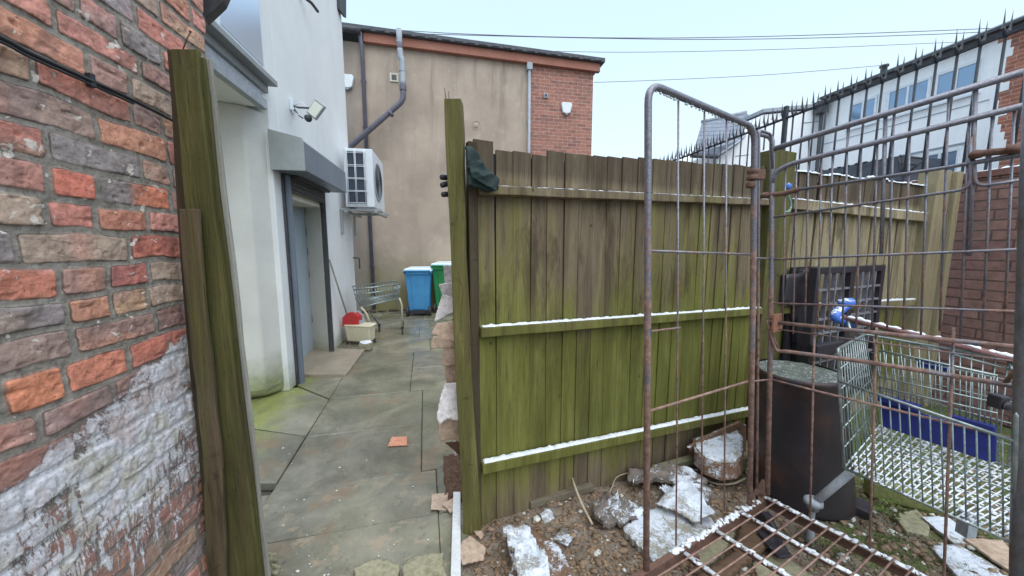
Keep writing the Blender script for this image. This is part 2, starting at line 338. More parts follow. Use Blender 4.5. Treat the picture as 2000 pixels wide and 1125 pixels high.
def m_paving():
    n = N('wet_mossy_flagstones'); f = n.noise(2.4, 7, .65, dist=.4); g = n.noise(130, 4, .7); b = n.noise(.9, 5, .6, n.map(loc=(4, 2, 0)))
    c = n.ramp(f, (.28, lin((90, 88, 80))), (.45, lin((118, 115, 103))), (.6, lin((140, 135, 122))), (.75, lin((158, 146, 132))))
    c = n.mix(n.mr(b, .42, .62, 0, .8), c, n.ramp(f, (.35, lin((102, 102, 82))), (.65, lin((136, 134, 108)))))
    # brown patch under the fence and near-building pinkish flags
    c = n.mix(n.mth('MULTIPLY', n.mr(n.noise(3.2, 6, .7, n.map(loc=(1, 7, 3))), .54, .66), .7), c, lin((136, 112, 90)))
    k = n.mth('ADD', n.mth('ADD', n.mth('MULTIPLY', n.X, 1.), n.mth('MULTIPLY', n.Y, .186)), n.mth('MULTIPLY', n.noise(5, 6, .75), .9))
    mo = n.mth('MULTIPLY', n.mr(k, -.86, -1.12), n.mr(n.Y, 4.6, 3.6))
    c = n.mix(n.mth('MULTIPLY', mo, .75), c, n.ramp(g, (.35, lin((104, 112, 52))), (.65, lin((160, 166, 92)))))
    c = n.mix(n.mr(n.noise(17, 5, .7), .58, .70, 0, .65), c, lin((82, 78, 66))); c = n.mix(n.mr(g, .42, .3, 0, .5), c, lin((84, 80, 68))); c = n.mix(n.mr(g, .62, .7, 0, .35), c, lin((190, 186, 172)))
    c = n.mix(n.mr(n.vor(11, n.map((1, 1, 0))), .05, .03, 0, .5), c, lin((196, 192, 180)))
    c = n.mix(1., c, n.ramp(n.tint, (0, .78), (.5, 1.), (1, 1.2)), 'MULTIPLY')
    c = n.mix(n.mr(n.noise(1.4, 7, .72, n.map(loc=(3, 3, 0)), .8), .5, .66, 0, .6), c, lin((84, 82, 68))); c = n.mix(n.mth('MULTIPLY', n.mr(n.noise(9, 6, .75, n.map(loc=(2, 9, 0))), .54, .62), n.mr(n.Y, 2.3, 1.5, 0, .75)), c, lin((166, 148, 126)))
    w = n.noise(1.3, 4, .55, n.map(loc=(8, 1, 0))); n.bump(g, .3, .002); n.bump(f, .25, .008)
    return n.fin(c, n.mr(w, .44, .60, .13, .5), 0, .55)
M_PAVE = m_paving()
def m_soil():
    n = N('wet_soil_and_moss'); f = n.noise(9, 8, .75); g = n.noise(70, 6, .8); b = n.noise(2.2, 6, .65)
    c = n.ramp(f, (.28, lin((108, 97, 88))), (.5, lin((146, 133, 120))), (.72, lin((182, 170, 156))))
    c = n.mix(n.mr(g, .48, .32, 0, .7), c, lin((70, 55, 44))); c = n.mix(n.mr(g, .6, .72, 0, .7), c, lin((178, 160, 138)))
    k = n.mth('ADD', n.mth('MULTIPLY', b, 1.6), n.mr(n.X, .9, 2.4, -.12, .42))
    c = n.mix(n.mr(k, .92, 1.08, 0, .9), c, n.ramp(g, (.35, lin((62, 74, 34))), (.6, lin((104, 120, 58)))))
    c = n.mix(n.mth('MULTIPLY', n.mr(n.noise(46, 5, .75), .60, .64), n.mr(n.noise(4, 3, .5), .5, .56, 0, .8)), c, SNOW)
    n.bump(g, .9, .012); n.bump(f, .5, .02)
    return n.fin(c, n.mr(b, .4, .6, .55, .9), 0, .4)
M_SOIL = m_soil()
M_GROUND = simple('dark_tarmac', (70, 68, 64), (98, 94, 88), 3, rough=.8)
def m_frost(name, ca, cb, amt=.5, sc=48, fw=.75, bw=.9):
    n = N(name); f = n.noise(sc, 7, .8, dist=1.2); b = n.noise(6, 4, .6); g = n.noise(18, 5, .7)
    c = n.ramp(g, (.3, lin(ca)), (.7, lin(cb)))
    k = n.mth('ADD', n.mth('MULTIPLY', f, fw), n.mth('MULTIPLY', b, bw)); m = n.mr(k, 1.05-amt*.4, 1.13-amt*.4)
    m = n.mth('MULTIPLY', m, n.mr(n.NZ, .1, .4))
    c = n.mix(m, c, n.ramp(f, (.4, lin((196, 206, 222))), (.65, lin((236, 241, 250)))))
    n.bump(m, .5, .005); n.bump(g, .3, .003); return n.fin(c, .78, 0, .35)
M_FBOARD = m_frost('frosted_brown_board', (98, 74, 60), (134, 106, 86), .62)
M_FWHITE = m_frost('frosted_pale_board', (150, 146, 138), (178, 172, 160), .85)
M_FGREY = m_frost('frosted_grey_bag', (92, 84, 80), (136, 126, 118), .55)
M_FBIN = m_frost('frosted_dark_lid', (60, 64, 62), (104, 112, 100), .40, 90, 1.4, .25)
M_FTUBE = simple('rust_with_frozen_snow', (92, 70, 62), (128, 98, 86), 24, rough=.85, bump=.5, snow=.35)
M_CARD = simple('wet_brown_cardboard', (166, 138, 118), (206, 182, 162), 8, fine=40, bump=.3, c3=(186, 160, 138))
M_CARDW = simple('grey_faced_cardboard', (206, 200, 200), (232, 228, 230), 8, fine=40, bump=.3)
M_WHITEP = simple('white_plastic_strip', (216, 218, 220), (234, 236, 238), 5, rough=.5, dirt=.15)
M_DOOR = simple('blue_grey_door_paint', (170, 182, 194), (184, 196, 208), 2, (1, 1, .4), rough=.45, dirt=.12, bump=.08)
M_SHUT = simple('grey_blue_steel_housing', (106, 116, 130), (122, 132, 146), 2, rough=.42, dirt=.15, bump=.06)
M_SHUTE = simple('grey_end_plate', (140, 146, 148), (158, 164, 166), 4, rough=.5, dirt=.06, bump=.1)
M_DARK = simple('dark_grey_metal', (60, 62, 66), (84, 86, 92), 10, rough=.55, dirt=.3)
M_GREENG = simple('dark_green_channel', (34, 72, 66), (54, 96, 88), 10, rough=.55, dirt=.3)
M_CREAM = m_render('cream_painted_reveal', (206, 202, 190), (222, 218, 206), .1)
M_ACW = simple('white_casing', (214, 220, 228), (228, 233, 240), 4, rough=.4, dirt=.1, bump=.05)
M_COIL = simple('dark_coil_fins', (48, 56, 72), (66, 74, 92), 1, (1, 1, 300), rough=.5, dirt=.3)
M_BLUEBIN = simple('sky_blue_plastic', (64, 136, 190), (82, 156, 208), 3, rough=.5, dirt=.12, bump=.06)
M_GREENBIN = simple('green_plastic', (36, 128, 74), (52, 148, 88), 3, rough=.5, dirt=.15, bump=.06)
M_LIDB = simple('frosted_blue_lid', (110, 176, 222), (176, 214, 240), 12, rough=.6, dirt=.05, snow=.7)
M_RED = simple('red_plastic', (178, 46, 50), (196, 62, 62), 5, rough=.45, dirt=.1)
M_CREAMP = simple('cream_plastic', (214, 206, 176), (228, 220, 194), 5, rough=.5, dirt=.15)
M_PIPE = simple('dark_purple_grey_pipe', (92, 90, 104), (112, 110, 124), 5, rough=.5, dirt=.25)
M_FLUE = simple('grey_flue_pipe', (150, 156, 166), (178, 184, 192), 8, (1, 1, .4), rough=.5, dirt=.25)
M_TERRA = simple('terracotta_fascia', (160, 104, 88), (176, 120, 102), 3, (1, 1, 1), rough=.7, dirt=.3)
M_SLATE = simple('dark_roof_edge', (66, 70, 78), (92, 96, 104), 6, rough=.6, dirt=.3)
M_ROOF = None
def m_slates():
    n = N('grey_slate_courses'); s = n.mth('FRACT', n.mth('MULTIPLY', n.Z, 6.2)); f = n.noise(9, 5, .6)
    c = n.ramp(f, (.3, lin((98, 106, 122))), (.7, lin((128, 136, 150)))); c = n.mix(n.mr(s, .16, .04), c, lin((48, 52, 62)))
    n.bump(s, .5, .02); return n.fin(c, .6, 0, .4)
M_ROOF = m_slates()
M_BLACKW = simple('black_cable_sheath', (34, 34, 38), (52, 52, 58), 20, rough=.4, dirt=.1, bump=.1)
M_CLOTH = simple('dark_green_cloth', (26, 44, 46), (44, 66, 66), 12, rough=.75, dirt=.3, bump=.5)
M_ORANGE = simple('orange_board_scrap', (206, 138, 110), (226, 160, 132), 14, rough=.8)
M_CONC = simple('broken_pale_concrete', (140, 136, 112), (170, 164, 138), 10, bump=.7, bdist=.006, c3=(124, 128, 92))
M_FOAM = simple('white_crumbs', (214, 214, 206), (240, 240, 234), 30, rough=.9)
M_STICK = simple('pale_peeled_stick', (170, 158, 132), (206, 196, 172), 12, rough=.7)
M_RAILI = simple('black_painted_iron', (40, 44, 52), (62, 66, 76), 30, rough=.5, dirt=.3, bump=.3)
M_ROPE = simple('pale_teal_rope', (110, 150, 146), (160, 190, 184), 60, rough=.8)
def m_glass(name, c, rough=.08):
    n = N(name); n.bump(n.noise(3, 2, .5), .05, .01); return n.fin(lin(c), rough, .0, .9)
M_WGLASS = m_glass('window_glass_reflecting_sky', (214, 228, 246), .3); M_WGLASS.node_tree.nodes['Principled BSDF'].inputs['Metallic'].default_value = .75
M_HGLASS = m_glass('house_window_glass', (128, 156, 186)); M_HGLASS.node_tree.nodes['Principled BSDF'].inputs['Metallic'].default_value = .35
M_LENS = m_glass('lamp_lens', (232, 234, 220))
M_PVC = simple('white_window_frame', (214, 222, 230), (230, 236, 242), 4, rough=.4, dirt=.05)
# ================================================================ SETTING
# ---- reference planes
WALL = Plane((-1.04, .72), (-.186, 1))            # near brick wall face
SIDE = Plane((-2.22, 3.46), (-.186, 1))           # white building's alley face
TANP = Plane((-2.97, 7.67), (1, .186))            # far building's face
FEN = Plane((-.22, 1.6), (1.93, .84))             # fence face towards us (n points to us)
RAILP = Plane((3.83, 3.0), (-.19, 1))
HOUS = Plane((8.9, 8.1), (-.2, 1))
FS = lambda v: FEN.s_of(v)
m = MB(); m.add([(-60, -60, -.06), (60, -60, -.06), (60, 60, -.06), (-60, 60, -.06)], [(0, 1, 2, 3)])
tag(m.build('ground', M_GROUND), kind='structure')
# paving flags of the alley: grid rotated with the alley; u across, v along
U = Vector((.97, .243, 0)); V = Vector((-.243, .97, 0))
def slab(mb, quad, gap=.0025, z=0, tilt=.004, a=None):
    c = sum(quad, Vector((0, 0, 0)))/len(quad); a = random.uniform(.15, .85) if a is None else a
    dx, dy, dz = random.uniform(-tilt, tilt), random.uniform(-tilt, tilt), random.uniform(-.003, .003)
    top = []; n = len(quad)
    for i, q in enumerate(quad):
        d = c - q; q2 = q + d.normalized()*gap
        top.append(Vector((q2.x, q2.y, z + dz + (q2.x-c.x)*dx*2 + (q2.y-c.y)*dy*2)))
    inn = [t + (c - t).normalized()*.008 for t in top]
    vs = [Vector((p.x, p.y, z-.05)) for p in top] + [Vector((p.x, p.y, p.z-.005)) for p in top] + [p + Vector((0, 0, 0)) for p in inn]
    fs = [(i, (i+1) % n, n+(i+1) % n, n+i) for i in range(n)] + [(n+i, n+(i+1) % n, 2*n+(i+1) % n, 2*n+i) for i in range(n)] + [tuple(range(2*n, 3*n))]
    mb.add(vs, fs, a=a)
pv = MB(); us = [-3.5, -2.7, -1.80, -.895, -.056, .50]; vsn = [-.4, .35, 1.08, 1.745, 2.13, 2.75, 3.43, 4.1, 4.78, 5.5, 6.2, 6.9, 7.6, 8.3, 9.0]
def uv(u, v): return U*u + V*v
for j in range(len(vsn)-1):
    for i in range(len(us)-1):
        v0, v1 = vsn[j], vsn[j+1]
        if i == 2 and 2.1 < v0 < 3.5: continue
        k = 0 if i == 3 else random.uniform(-.12, .12) if i != 2 else 0
        ur = [us[i+1], us[i+1]]
        if i == 3: ur = [us[4] + (.0, .0, .09, .09, .0, .0, -.12, -.12, .1, -.06, .12, 0, .1, 0)[j]]*2
        ul = us[i] + ((.0, .0, .09, .09, .0, .0, -.12, -.12, .1, -.06, .12, 0, .1, 0)[j] if i == 4 else 0)
        if i == 4: ur = [(-.215 + .243*v)/.97 if v < 1.8 else us[5]+(0 if v < 2 else .4) for v in (v0, v1)]
        pv_q = [uv(ul, v0), uv(ur[0], v0), uv(ur[1], v1), uv(ul, v1)]
        slab(pv, pv_q)
# the odd, broken flags beside the white building
W3 = lambda x, y: Vector((x, y, 0))
slab(pv, [W3(-2.05, 1.93), W3(-1.412, 1.94), W3(-1.541, 2.455), W3(-2.03, 2.57), W3(-2.6, 2.5)], a=.3)
slab(pv, [W3(-2.6, 2.53), W3(-2.04, 2.585), W3(-1.547, 2.468), W3(-1.70, 3.10), W3(-2.16, 3.385), W3(-2.5, 3.3)], a=.75)
slab(pv, [W3(-2.3, 3.5), W3(-2.15, 3.395), W3(-1.705, 3.115), W3(-1.79, 3.45), W3(-1.95, 4.1), W3(-2.35, 4.0)], a=.45)
pave = pv.build('paving', M_PAVE, origin=(0, 0, 0)); tag(pave, kind='structure')
# concrete apron at the shop door
m = MB(); q = [G(587, 707), G(617, 683), G(712, 687), G(677, 736), G(590, 737)]
m.ext([Vector((p.x, p.y, -.02)) for p in q], (0, 0, .055))
tag(m.build('doorstep', simple('pinkish_concrete', (150, 138, 122), (178, 164, 146), 5, fine=90, rough=.5), bevel=.006), kind='structure')
# ---- soil of the compound
def hz(x, y):
    v = Vector((x*2.2, y*2.2, 0)); w = Vector((x*11, y*11, 3)); r = max(0, min(1, (x + .24)/.12))
    return -.012 + (.035*mnoise.noise(v) + .020*mnoise.noise(w) + .010*mnoise.noise(w*3.7))*r + .016*r
m = MB(); nx, ny = 330, 230; x0, x1, y0, y1 = -.30, 4.2, .3, 4.3
vs = []
for j in range(ny+1):
    for i in range(nx+1):
        x = x0 + (x1-x0)*(i/nx); y = y0 + (y1-y0)*(j/ny)**1.15; vs.append((x, y, hz(x, y)))
fs = []
for j in range(ny):
    for i in range(nx):
        cx, cy = vs[j*(nx+1)+i][0], vs[j*(nx+1)+i][1]
        if (Vector((cx, cy, 0)) - FEN.p).dot(FEN.n) < -.12: continue
        fs.append((j*(nx+1)+i, j*(nx+1)+i+1, (j+1)*(nx+1)+i+1, (j+1)*(nx+1)+i))
m.add(vs, fs, True)
tag(m.build('soil', M_SOIL, origin=(0, 0, 0)), kind='structure')

# ================================================================ NEAR BRICK WALL (height field, one grid)
def hsh(i, j, k=0):
    n = (i*374761393 + j*668265263 + k*982451653) & 0xffffffff
    n = ((n ^ (n >> 13))*1274126177) & 0xffffffff
    return ((n ^ (n >> 16)) & 0xffff)/65535.
_tab = rng.rand(256, 256).astype(np.float32)
def vnoise(x, y, seed=0):
    x = x + seed*17.3; y = y + seed*7.7
    xi = np.floor(x).astype(int); yi = np.floor(y).astype(int); fx = x-xi; fy = y-yi
    fx = fx*fx*(3-2*fx); fy = fy*fy*(3-2*fy)
    g = lambda a, b: _tab[a & 255, b & 255]
    return (g(xi, yi)*(1-fx)+g(xi+1, yi)*fx)*(1-fy)+(g(xi, yi+1)*(1-fx)+g(xi+1, yi+1)*fx)*fy
def fbm(x, y, seed=0, o=4):
    r = 0; a = .5; t = 0
    for k in range(o): r = r + a*vnoise(x*2**k, y*2**k, seed+k); t += a; a *= .55
    return r/t
BEDS = [3.02, 2.945, 2.87, 2.795, 2.72, 2.645, 2.57, 2.495, 2.42, 2.345, 2.27, 2.195, 2.12, 2.043, 1.967, 1.902, 1.824, 1.751, 1.669, 1.594, 1.515, 1.442, 1.361, 1.286, 1.215, 1.136, 1.05, .977]
while BEDS[-1] > .05: BEDS.append(BEDS[-1]-.0755)
# perpend positions by course (course k lies between BEDS[k] and BEDS[k+1])
RED, PAL, GRY, TAN_, ORG_, PUR, BUF = (184, 108, 92), (192, 122, 108), (124, 119, 121), (160, 138, 120), (194, 128, 98), (158, 116, 106), (178, 142, 116)
known = {11: ([.25, .489], [PUR, TAN_, BUF]), 12: ([.16, .396], [RED, (150, 142, 146), RED]), 13: ([.336, .484], [PAL, GRY, RED]), 14: ([.161, .391], [(206, 134, 116), PAL, PUR]),
         15: ([.233], [ORG_, PUR]), 16: ([.099, .346], [BUF, RED, PUR]), 17: ([.233], [(142, 116, 106), ORG_]),
         18: ([.107, .356], [RED, GRY, TAN_]), 19: ([.213, .459], [(200, 98, 74), (150, 112, 96), PUR]), 20: ([.197, .356], [(184, 96, 78), (178, 106, 80), PAL]),
         21: ([.014, .283], [GRY, TAN_, (186, 92, 72)]), 22: ([.087, .21, .34], [(188, 104, 78), PUR, (182, 92, 80), TAN_]),
         23: ([.211], [ORG_, (172, 134, 100)]), 24: ([.099, .342], [(140, 116, 108), (136, 102, 94), (108, 92, 90)]),
         25: ([-.05, .069, .234], [PUR, (206, 118, 76), (200, 112, 82), (190, 96, 74)]), 26: ([.004, .18, .293], [PUR, (160, 108, 96), PUR, (178, 160, 170)])}
# courses 13.. follow the photograph's joints; shift so that index matches
KEY = {}
for k, vv in known.items(): KEY[k+0] = vv
def course_info(k):
    if k in KEY:
        P, Cc = KEY[k]; P = list(P); Cc = list(Cc)
    else:
        P = []; Cc = []
    return P, Cc
PALS = [RED, PAL, RED, TAN_, ORG_, PUR, BUF, (164, 104, 90), (176, 108, 90), GRY, PAL]
def joints(k):
    P, Cc = course_info(k); R = random.Random(k*13+5)
    if not P: P = [-.05 + .12*(k % 2) + R.uniform(-.02, .02)]; Cc = [R.choice(PALS), R.choice(PALS)]
    while P[-1] < 1.0: P.append(P[-1] + R.choice([.115, .232, .232])); Cc.append(R.choice(PALS))
    while P[0] > -2.2: P.insert(0, P[0] - R.choice([.115, .232, .232])); Cc.insert(0, R.choice(PALS))
    return P, Cc
s_f = np.concatenate([np.arange(-2.0, -.14, .012), np.arange(-.14, .72, .0028)])
z_f = np.arange(0.0, 2.98, .0030)
SS, ZZ = np.meshgrid(s_f, z_f)
wob = (fbm(SS*7, ZZ*7, 3) - .5)*.016; wob2 = (fbm(SS*9+40, ZZ*9, 9) - .5)*.020
Sw = SS + wob; Zw = ZZ + wob2
Dm = np.zeros_like(SS); Cm = np.zeros(SS.shape+(3,)); prot = np.zeros_like(SS)
for k in range(len(BEDS)-1):
    zt, zb = BEDS[k], BEDS[k+1]; row = (Zw <= zt) & (Zw > zb)
    P, Cc = joints(k)
    for j in range(len(P)-1):
        c0 = Cc[j+1]; msk = row & (Sw > P[j]) & (Sw <= P[j+1])
        if not msk.any(): continue
        x = Sw[msk]; y = Zw[msk]; hw = (P[j+1]-P[j])/2; hh = (zt-zb)/2; cx = (P[j]+P[j+1])/2; cy = (zt+zb)/2
        rr = .008; mj = .0055 + .003*hsh(k, j, 2)
        qx = np.abs(x-cx)-(hw-mj-rr); qy = np.abs(y-cy)-(hh-mj-rr)
        d = rr - (np.sqrt(np.maximum(qx, 0)**2 + np.maximum(qy, 0)**2) + np.minimum(np.maximum(qx, qy), 0))
        Dm[msk] = d
        base = np.array(lin(c0)); alt = np.array(lin(PALS[int(hsh(k, j, 5)*10.99)])); t = np.clip((vnoise(x*9, y*14, k*7+j)-.55)*4, 0, 1)*.55
        if (k, j+1 - 0) and c0 == (150, 112, 96) : t = np.clip((x-.30)/.04, 0, 1)*1.; alt = np.array(lin((206, 112, 74))); base = np.array(lin((112, 108, 110)))
        Cm[msk] = base*(1-t)[:, None] + alt*t[:, None]
        prot[msk] = (hsh(k, j, 7)-.5)*.006 + (x-cx)*(hsh(k, j, 8)-.5)*.03
brk = 1/(1+np.exp(-(Dm-.0012)/.0008)); mort = 1-brk
hgt = brk*(.0045+prot*.7) + (fbm(SS*60, ZZ*60, 21)-.5)*.006 + (fbm(SS*22, ZZ*22, 31)-.5)*.006*brk - np.clip((vnoise(SS*38, ZZ*60, 44)-.80)*5, 0, 1)*.006*brk
# lime bloom: an area bounded above by an uneven edge
edge = .985 + .16*np.clip((SS-.0)/.45, -1, 1) + (fbm(SS*10, ZZ*4, 60)-.5)*.10
white = np.clip((edge-ZZ)/.07, 0, 1); fade = np.clip((ZZ-.10)/.55, .38, 1); white = white*fade*np.clip((SS+.42)/.3, 0, 1)
white *= np.clip(.55+fbm(SS*5, ZZ*5, 70)*.9, 0, 1)
white *= np.clip((.60-SS)/.06+.15, .15, 1)
hgt += white*(fbm(SS*70, ZZ*40, 81)-.5)*.005
nr, nc = SS.shape
o0 = WALL.at(0, 0)
PX = o0.x + WALL.d.x*SS + WALL.n.x*hgt; PY = o0.y + WALL.d.y*SS + WALL.n.y*hgt
co = np.stack([PX-o0.x, PY-o0.y, ZZ], -1).reshape(-1, 3)
idx = np.arange(nr*nc).reshape(nr, nc); quads = np.stack([idx[:-1, :-1], idx[:-1, 1:], idx[1:, 1:], idx[1:, :-1]], -1).reshape(-1, 4)
# end face and back so that the wall has thickness
me = bpy.data.meshes.new('brick_face'); me.vertices.add(len(co)); me.vertices.foreach_set('co', co.astype(np.float32).ravel())
me.loops.add(quads.size); me.loops.foreach_set('vertex_index', quads.ravel().astype(np.int32)); me.polygons.add(len(quads))
me.polygons.foreach_set('loop_start', np.arange(0, quads.size, 4, dtype=np.int32)); me.polygons.foreach_set('use_smooth', np.ones(len(quads), bool)); me.update(calc_edges=True); me.validate()
ca = me.color_attributes.new('bcol', 'FLOAT_COLOR', 'POINT'); ca.data.foreach_set('color', np.concatenate([Cm.reshape(-1, 3), np.ones((nr*nc, 1))], 1).astype(np.float32).ravel())
for nm, arr in (('mort', mort), ('white', white)):
    at = me.attributes.new(nm, 'FLOAT', 'POINT'); at.data.foreach_set('value', arr.astype(np.float32).ravel())
me.materials.append(M_BRICKWALL)
bw = thing('brick_wall', o0, 'old red and grey brick wall with lime-washed lower courses, nearest on the left', 'wall')
ob = bpy.data.objects.new('brick_face', me); COL.objects.link(ob); ob.parent = bw
m = MB(); m.pbox(WALL, -2.0, .717, -.23, -.012, 0, 2.98); m.build('wall_core', m_brick2('wall_end_brick', (166, 98, 80), (124, 98, 92), (132, 126, 114), (1, .186)), bw)
# ---- cable along the wall
m = MB(); wp = WALL.off(.022)
pts = [wp(-260, -50), wp(0, 72), wp(60, 104), wp(178, 158), wp(260, 196), wp(340, 237), wp(380, 262)]
m.tube(bez(pts, 40), .0052, 10); m.tube(bez([p + Vector((0, 0, -.009)) for p in pts[:5]], 40), .0032, 8)
cb = m.build('cable', M_BLACKW); tag(cb, 'black cable clipped in a shallow dip across the red brick wall', 'cable')
m = MB(); c = wp(180, 158); m.box(c.x-.012, c.x+.004, c.y-.006, c.y+.006, c.z-.016, c.z+.018); m.build('cable_clip', M_BLACKW, cb, bevel=.002)
# ---- gutter end over the brick wall
m = MB(); y = 1.50
m.ext([AY(386, -30, y), AY(452, -30, y), AY(438, 2, y), AY(402, 36, y), AY(394, 26, y)], (-.03, .05, 0))
tag(m.build('gutter', M_DARK, bevel=.004), 'dark gutter end poking out over the top corner of the brick wall', 'gutter')
m = MB(); m.pbox(WALL, -2, .9, -.3, .04, 2.985, 3.06); tag(m.build('roof_edge', M_SLATE), 'dark roof edge running along the top of the near brick wall', 'roof')

# ---- gate post of three planks in front of the wall end
gp = thing('gate_post', AY(455, 1180, 1.14), 'mossy green timber gate post of several planks beside the brick wall', 'post')
def plank(name, px, y, dep, mat, a=.5, n=14, parent=None, jag=.002):
    # px: left & right edges down the post [(yl, xl, xr), ...]; a real plank with rough edges
    m = MB(); L = []; R = []
    ys = [p[0] for p in px]
    for k in range(n+1):
        yy = ys[0] + (ys[-1]-ys[0])*k/n
        xl = np.interp(yy, ys, [p[1] for p in px]); xr = np.interp(yy, ys, [p[2] for p in px])
        a0, b0 = AY(xl, yy, y), AY(xr, yy, y); j = jag*math.sin(k*2.7+xl); a0.x += j; b0.x += jag*math.cos(k*1.9+xr); L.append(a0); R.append(b0)
    vs = []
    for a0, b0 in zip(L, R): vs += [a0, b0, b0 + Vector((0, dep, 0)), a0 + Vector((0, dep, 0))]
    fs = [(4*k+i, 4*k+(i+1) % 4, 4*k+4+(i+1) % 4, 4*k+4+i) for k in range(n) for i in range(4)] + [(0, 1, 2, 3), (4*n+3, 4*n+2, 4*n+1, 4*n)]
    m.add(vs, fs, a=a); return m.build(name, mat, parent, bevel=.003)
plank('green_plank', [(95, 333, 383), (410, 362, 416), (560, 376, 438), (900, 424, 478), (1230, 446, 524)], 1.14, .016, M_POST, .38, parent=gp)
plank('green_plank', [(111, 381, 397), (500, 426, 442), (800, 450, 478), (1125, 490, 515), (1230, 498, 528)], 1.152, .010, M_POST, .15, parent=gp)
plank('grey_plank', [(114, 394, 409), (500, 440, 455), (800, 472, 488), (1125, 508, 525), (1230, 516, 536)], 1.164, .012, M_GREYWOOD, .5, parent=gp)
plank('short_plank', [(408, 349, 386), (560, 360, 396), (900, 396, 432), (1125, 403, 440), (1230, 408, 448)], 1.11, .014, M_POSTB, .6, parent=gp)
plank('batten_or_gap_shade', [(96, 326, 341), (410, 346, 362), (560, 354, 376), (900, 388, 410), (1230, 404, 424)], 1.16, .02, M_POSTB, .15, parent=gp)  # dark strip painting the shadow gap between wall and planks
m = MB(); m.tube([AY(357, 98, 1.145), AY(366, 74, 1.145), AY(372, 63, 1.145)], .0018, 6); m.lathe(AY(372, 63, 1.145), [(0, .0), (.004, .001), (.004, .003), (0, .004)], 8)
m.build('nail', M_RUST, gp)
# ================================================================ WHITE BUILDING
wb = thing('white_building', SIDE.aty(3.3, 0), 'white rendered building with a jettied upper floor and recessed shop door', 'building')
a0 = (3.29-3.46)/SIDE.d.y; aD0 = (3.47-3.46)/SIDE.d.y; aD1 = (4.52-3.46)/SIDE.d.y; aE = (5.92-3.46)/SIDE.d.y
m = MB()
m.pbox(SIDE, a0, aD0, -.35, 0, 0, 5.35); m.pbox(SIDE, aD0, aD1, -.35, 0, 2.02, 5.35); m.ext([SIDE.at(aD1, 0), SIDE.at(aE, 0), SIDE.at(aE, 0, -.35), SIDE.at(aD1+.25, 0, -.35)], (0, 0, 5.35))
m.pbox(SIDE, a0+.02, aE, -2.6, -.352, 2.6, 5.3)
m.build('side_wall', M_WHITE, wb, bevel=.006)
m = MB(); aJ = (1.8-3.46)/SIDE.d.y
m.pbox(SIDE, aJ, a0-.002, -1.6, 0, 2.66, 5.35); m.build('upper_floor', M_WHITE, wb)
# grey roughcast face under the jetty, facing us, with a worn rounded foot
m = MB(); q = []
p1 = SIDE.aty(3.10, 0); n_ = 9
top = MB(); A = Vector((-2.275, 3.09, 0)); B = Vector((-3.15, 2.68, 0))
vs = []; fs = []
zs = [0.0, .02, .05, .1, .3, .8, 1.4, 2.0, 2.6]; ins = [.10, .05, .02, .0, 0, 0, 0, 0, 0]
for z, i_ in zip(zs, ins):
    vs += [(B.x, B.y+i_, z), (A.x-i_*.6, A.y+i_, z), (A.x-i_*.2+.045-.0, A.y+.20, z), (B.x, B.y+.3, z)]
fs = [(4*k+i, 4*k+(i+1) % 4, 4*k+4+(i+1) % 4, 4*k+4+i) for k in range(len(zs)-1) for i in range(4)] + [(0, 1, 2, 3), (4*len(zs)-1, 4*len(zs)-2, 4*len(zs)-3, 4*len(zs)-4)]
m.add(vs, fs); m.build('roughcast_face', M_GREYR, wb, bevel=.015)
# window strip and sills of the upper floor
wy0 = (1.9-3.46)/SIDE.d.y; wy1 = (3.14-3.46)/SIDE.d.y
m = MB(); m.pbox(SIDE, wy0, wy1+.04, .0, .05, 2.89, 4.3); w1 = m.build('window', M_PVC, wb, bevel=.004)
m = MB(); m.pbox(SIDE, wy0+.05, 2.50-3.46-.03, .05, .054, 2.95, 4.2); m.pbox(SIDE, 2.56-3.46, wy1-.0, .05, .054, 2.93, 4.2); m.build('pane', M_WGLASS, w1)
m = MB(); m.pbox(SIDE, wy0, wy1+.12, .001, .105, 2.815, 2.86); m.pbox(SIDE, wy0, wy1+.11, .001, .03, 2.75, 2.815)
m.build('sill', M_SHUTE, wb, bevel=.004)
m = MB(); m.pbox(SIDE, wy0, wy1+.015, .001, .055, 2.58, 2.665); m.pbox(SIDE, wy0, wy1+.0, .001, .03, 2.68, 2.72); m.build('ledge', M_FLUE, wb, bevel=.004)
m = MB(); m.pbox(SIDE, wy0, wy1, -.7, -.001, 2.60, 2.658); m.build('soffit', M_WHITE, wb)
# doorway: reveals, recessed door
m = MB(); m.pbox(SIDE, aD0+.001, aD0+.05, -.22, -.002, 0, 2.018); m.ext([SIDE.at(aD1-.045, 0, -.012), SIDE.at(aD1-.004, 0, -.012), SIDE.at(aD1+.19, 0, -.27), SIDE.at(aD1+.145, 0, -.27)], (0, 0, 2.018)); m.pbox(SIDE, aD0+.05, aD1-.046, -.27, -.012, 1.90, 2.018)
m.build('door_reveal', M_CREAM, wb, bevel=.004)
m = MB(); m.pbox(SIDE, aD0-.2, aD1+.15, -.29, -.255, .035, 1.95); dr = m.build('door', M_DOOR, wb, bevel=.003)
for z in (.45, 1.05, 1.35, 1.6):
    h = MB(); h.tube([SIDE.at(aD1+.135, z-.05, -.245), SIDE.at(aD1+.135, z+.05, -.245)], .009, 8); h.build('hinge', M_DARK, dr)
m = MB(); m.pbox(SIDE, aD0+.055, aD1-.05, -.30, -.012, 0, .034); m.build('threshold', M_CREAM, wb)
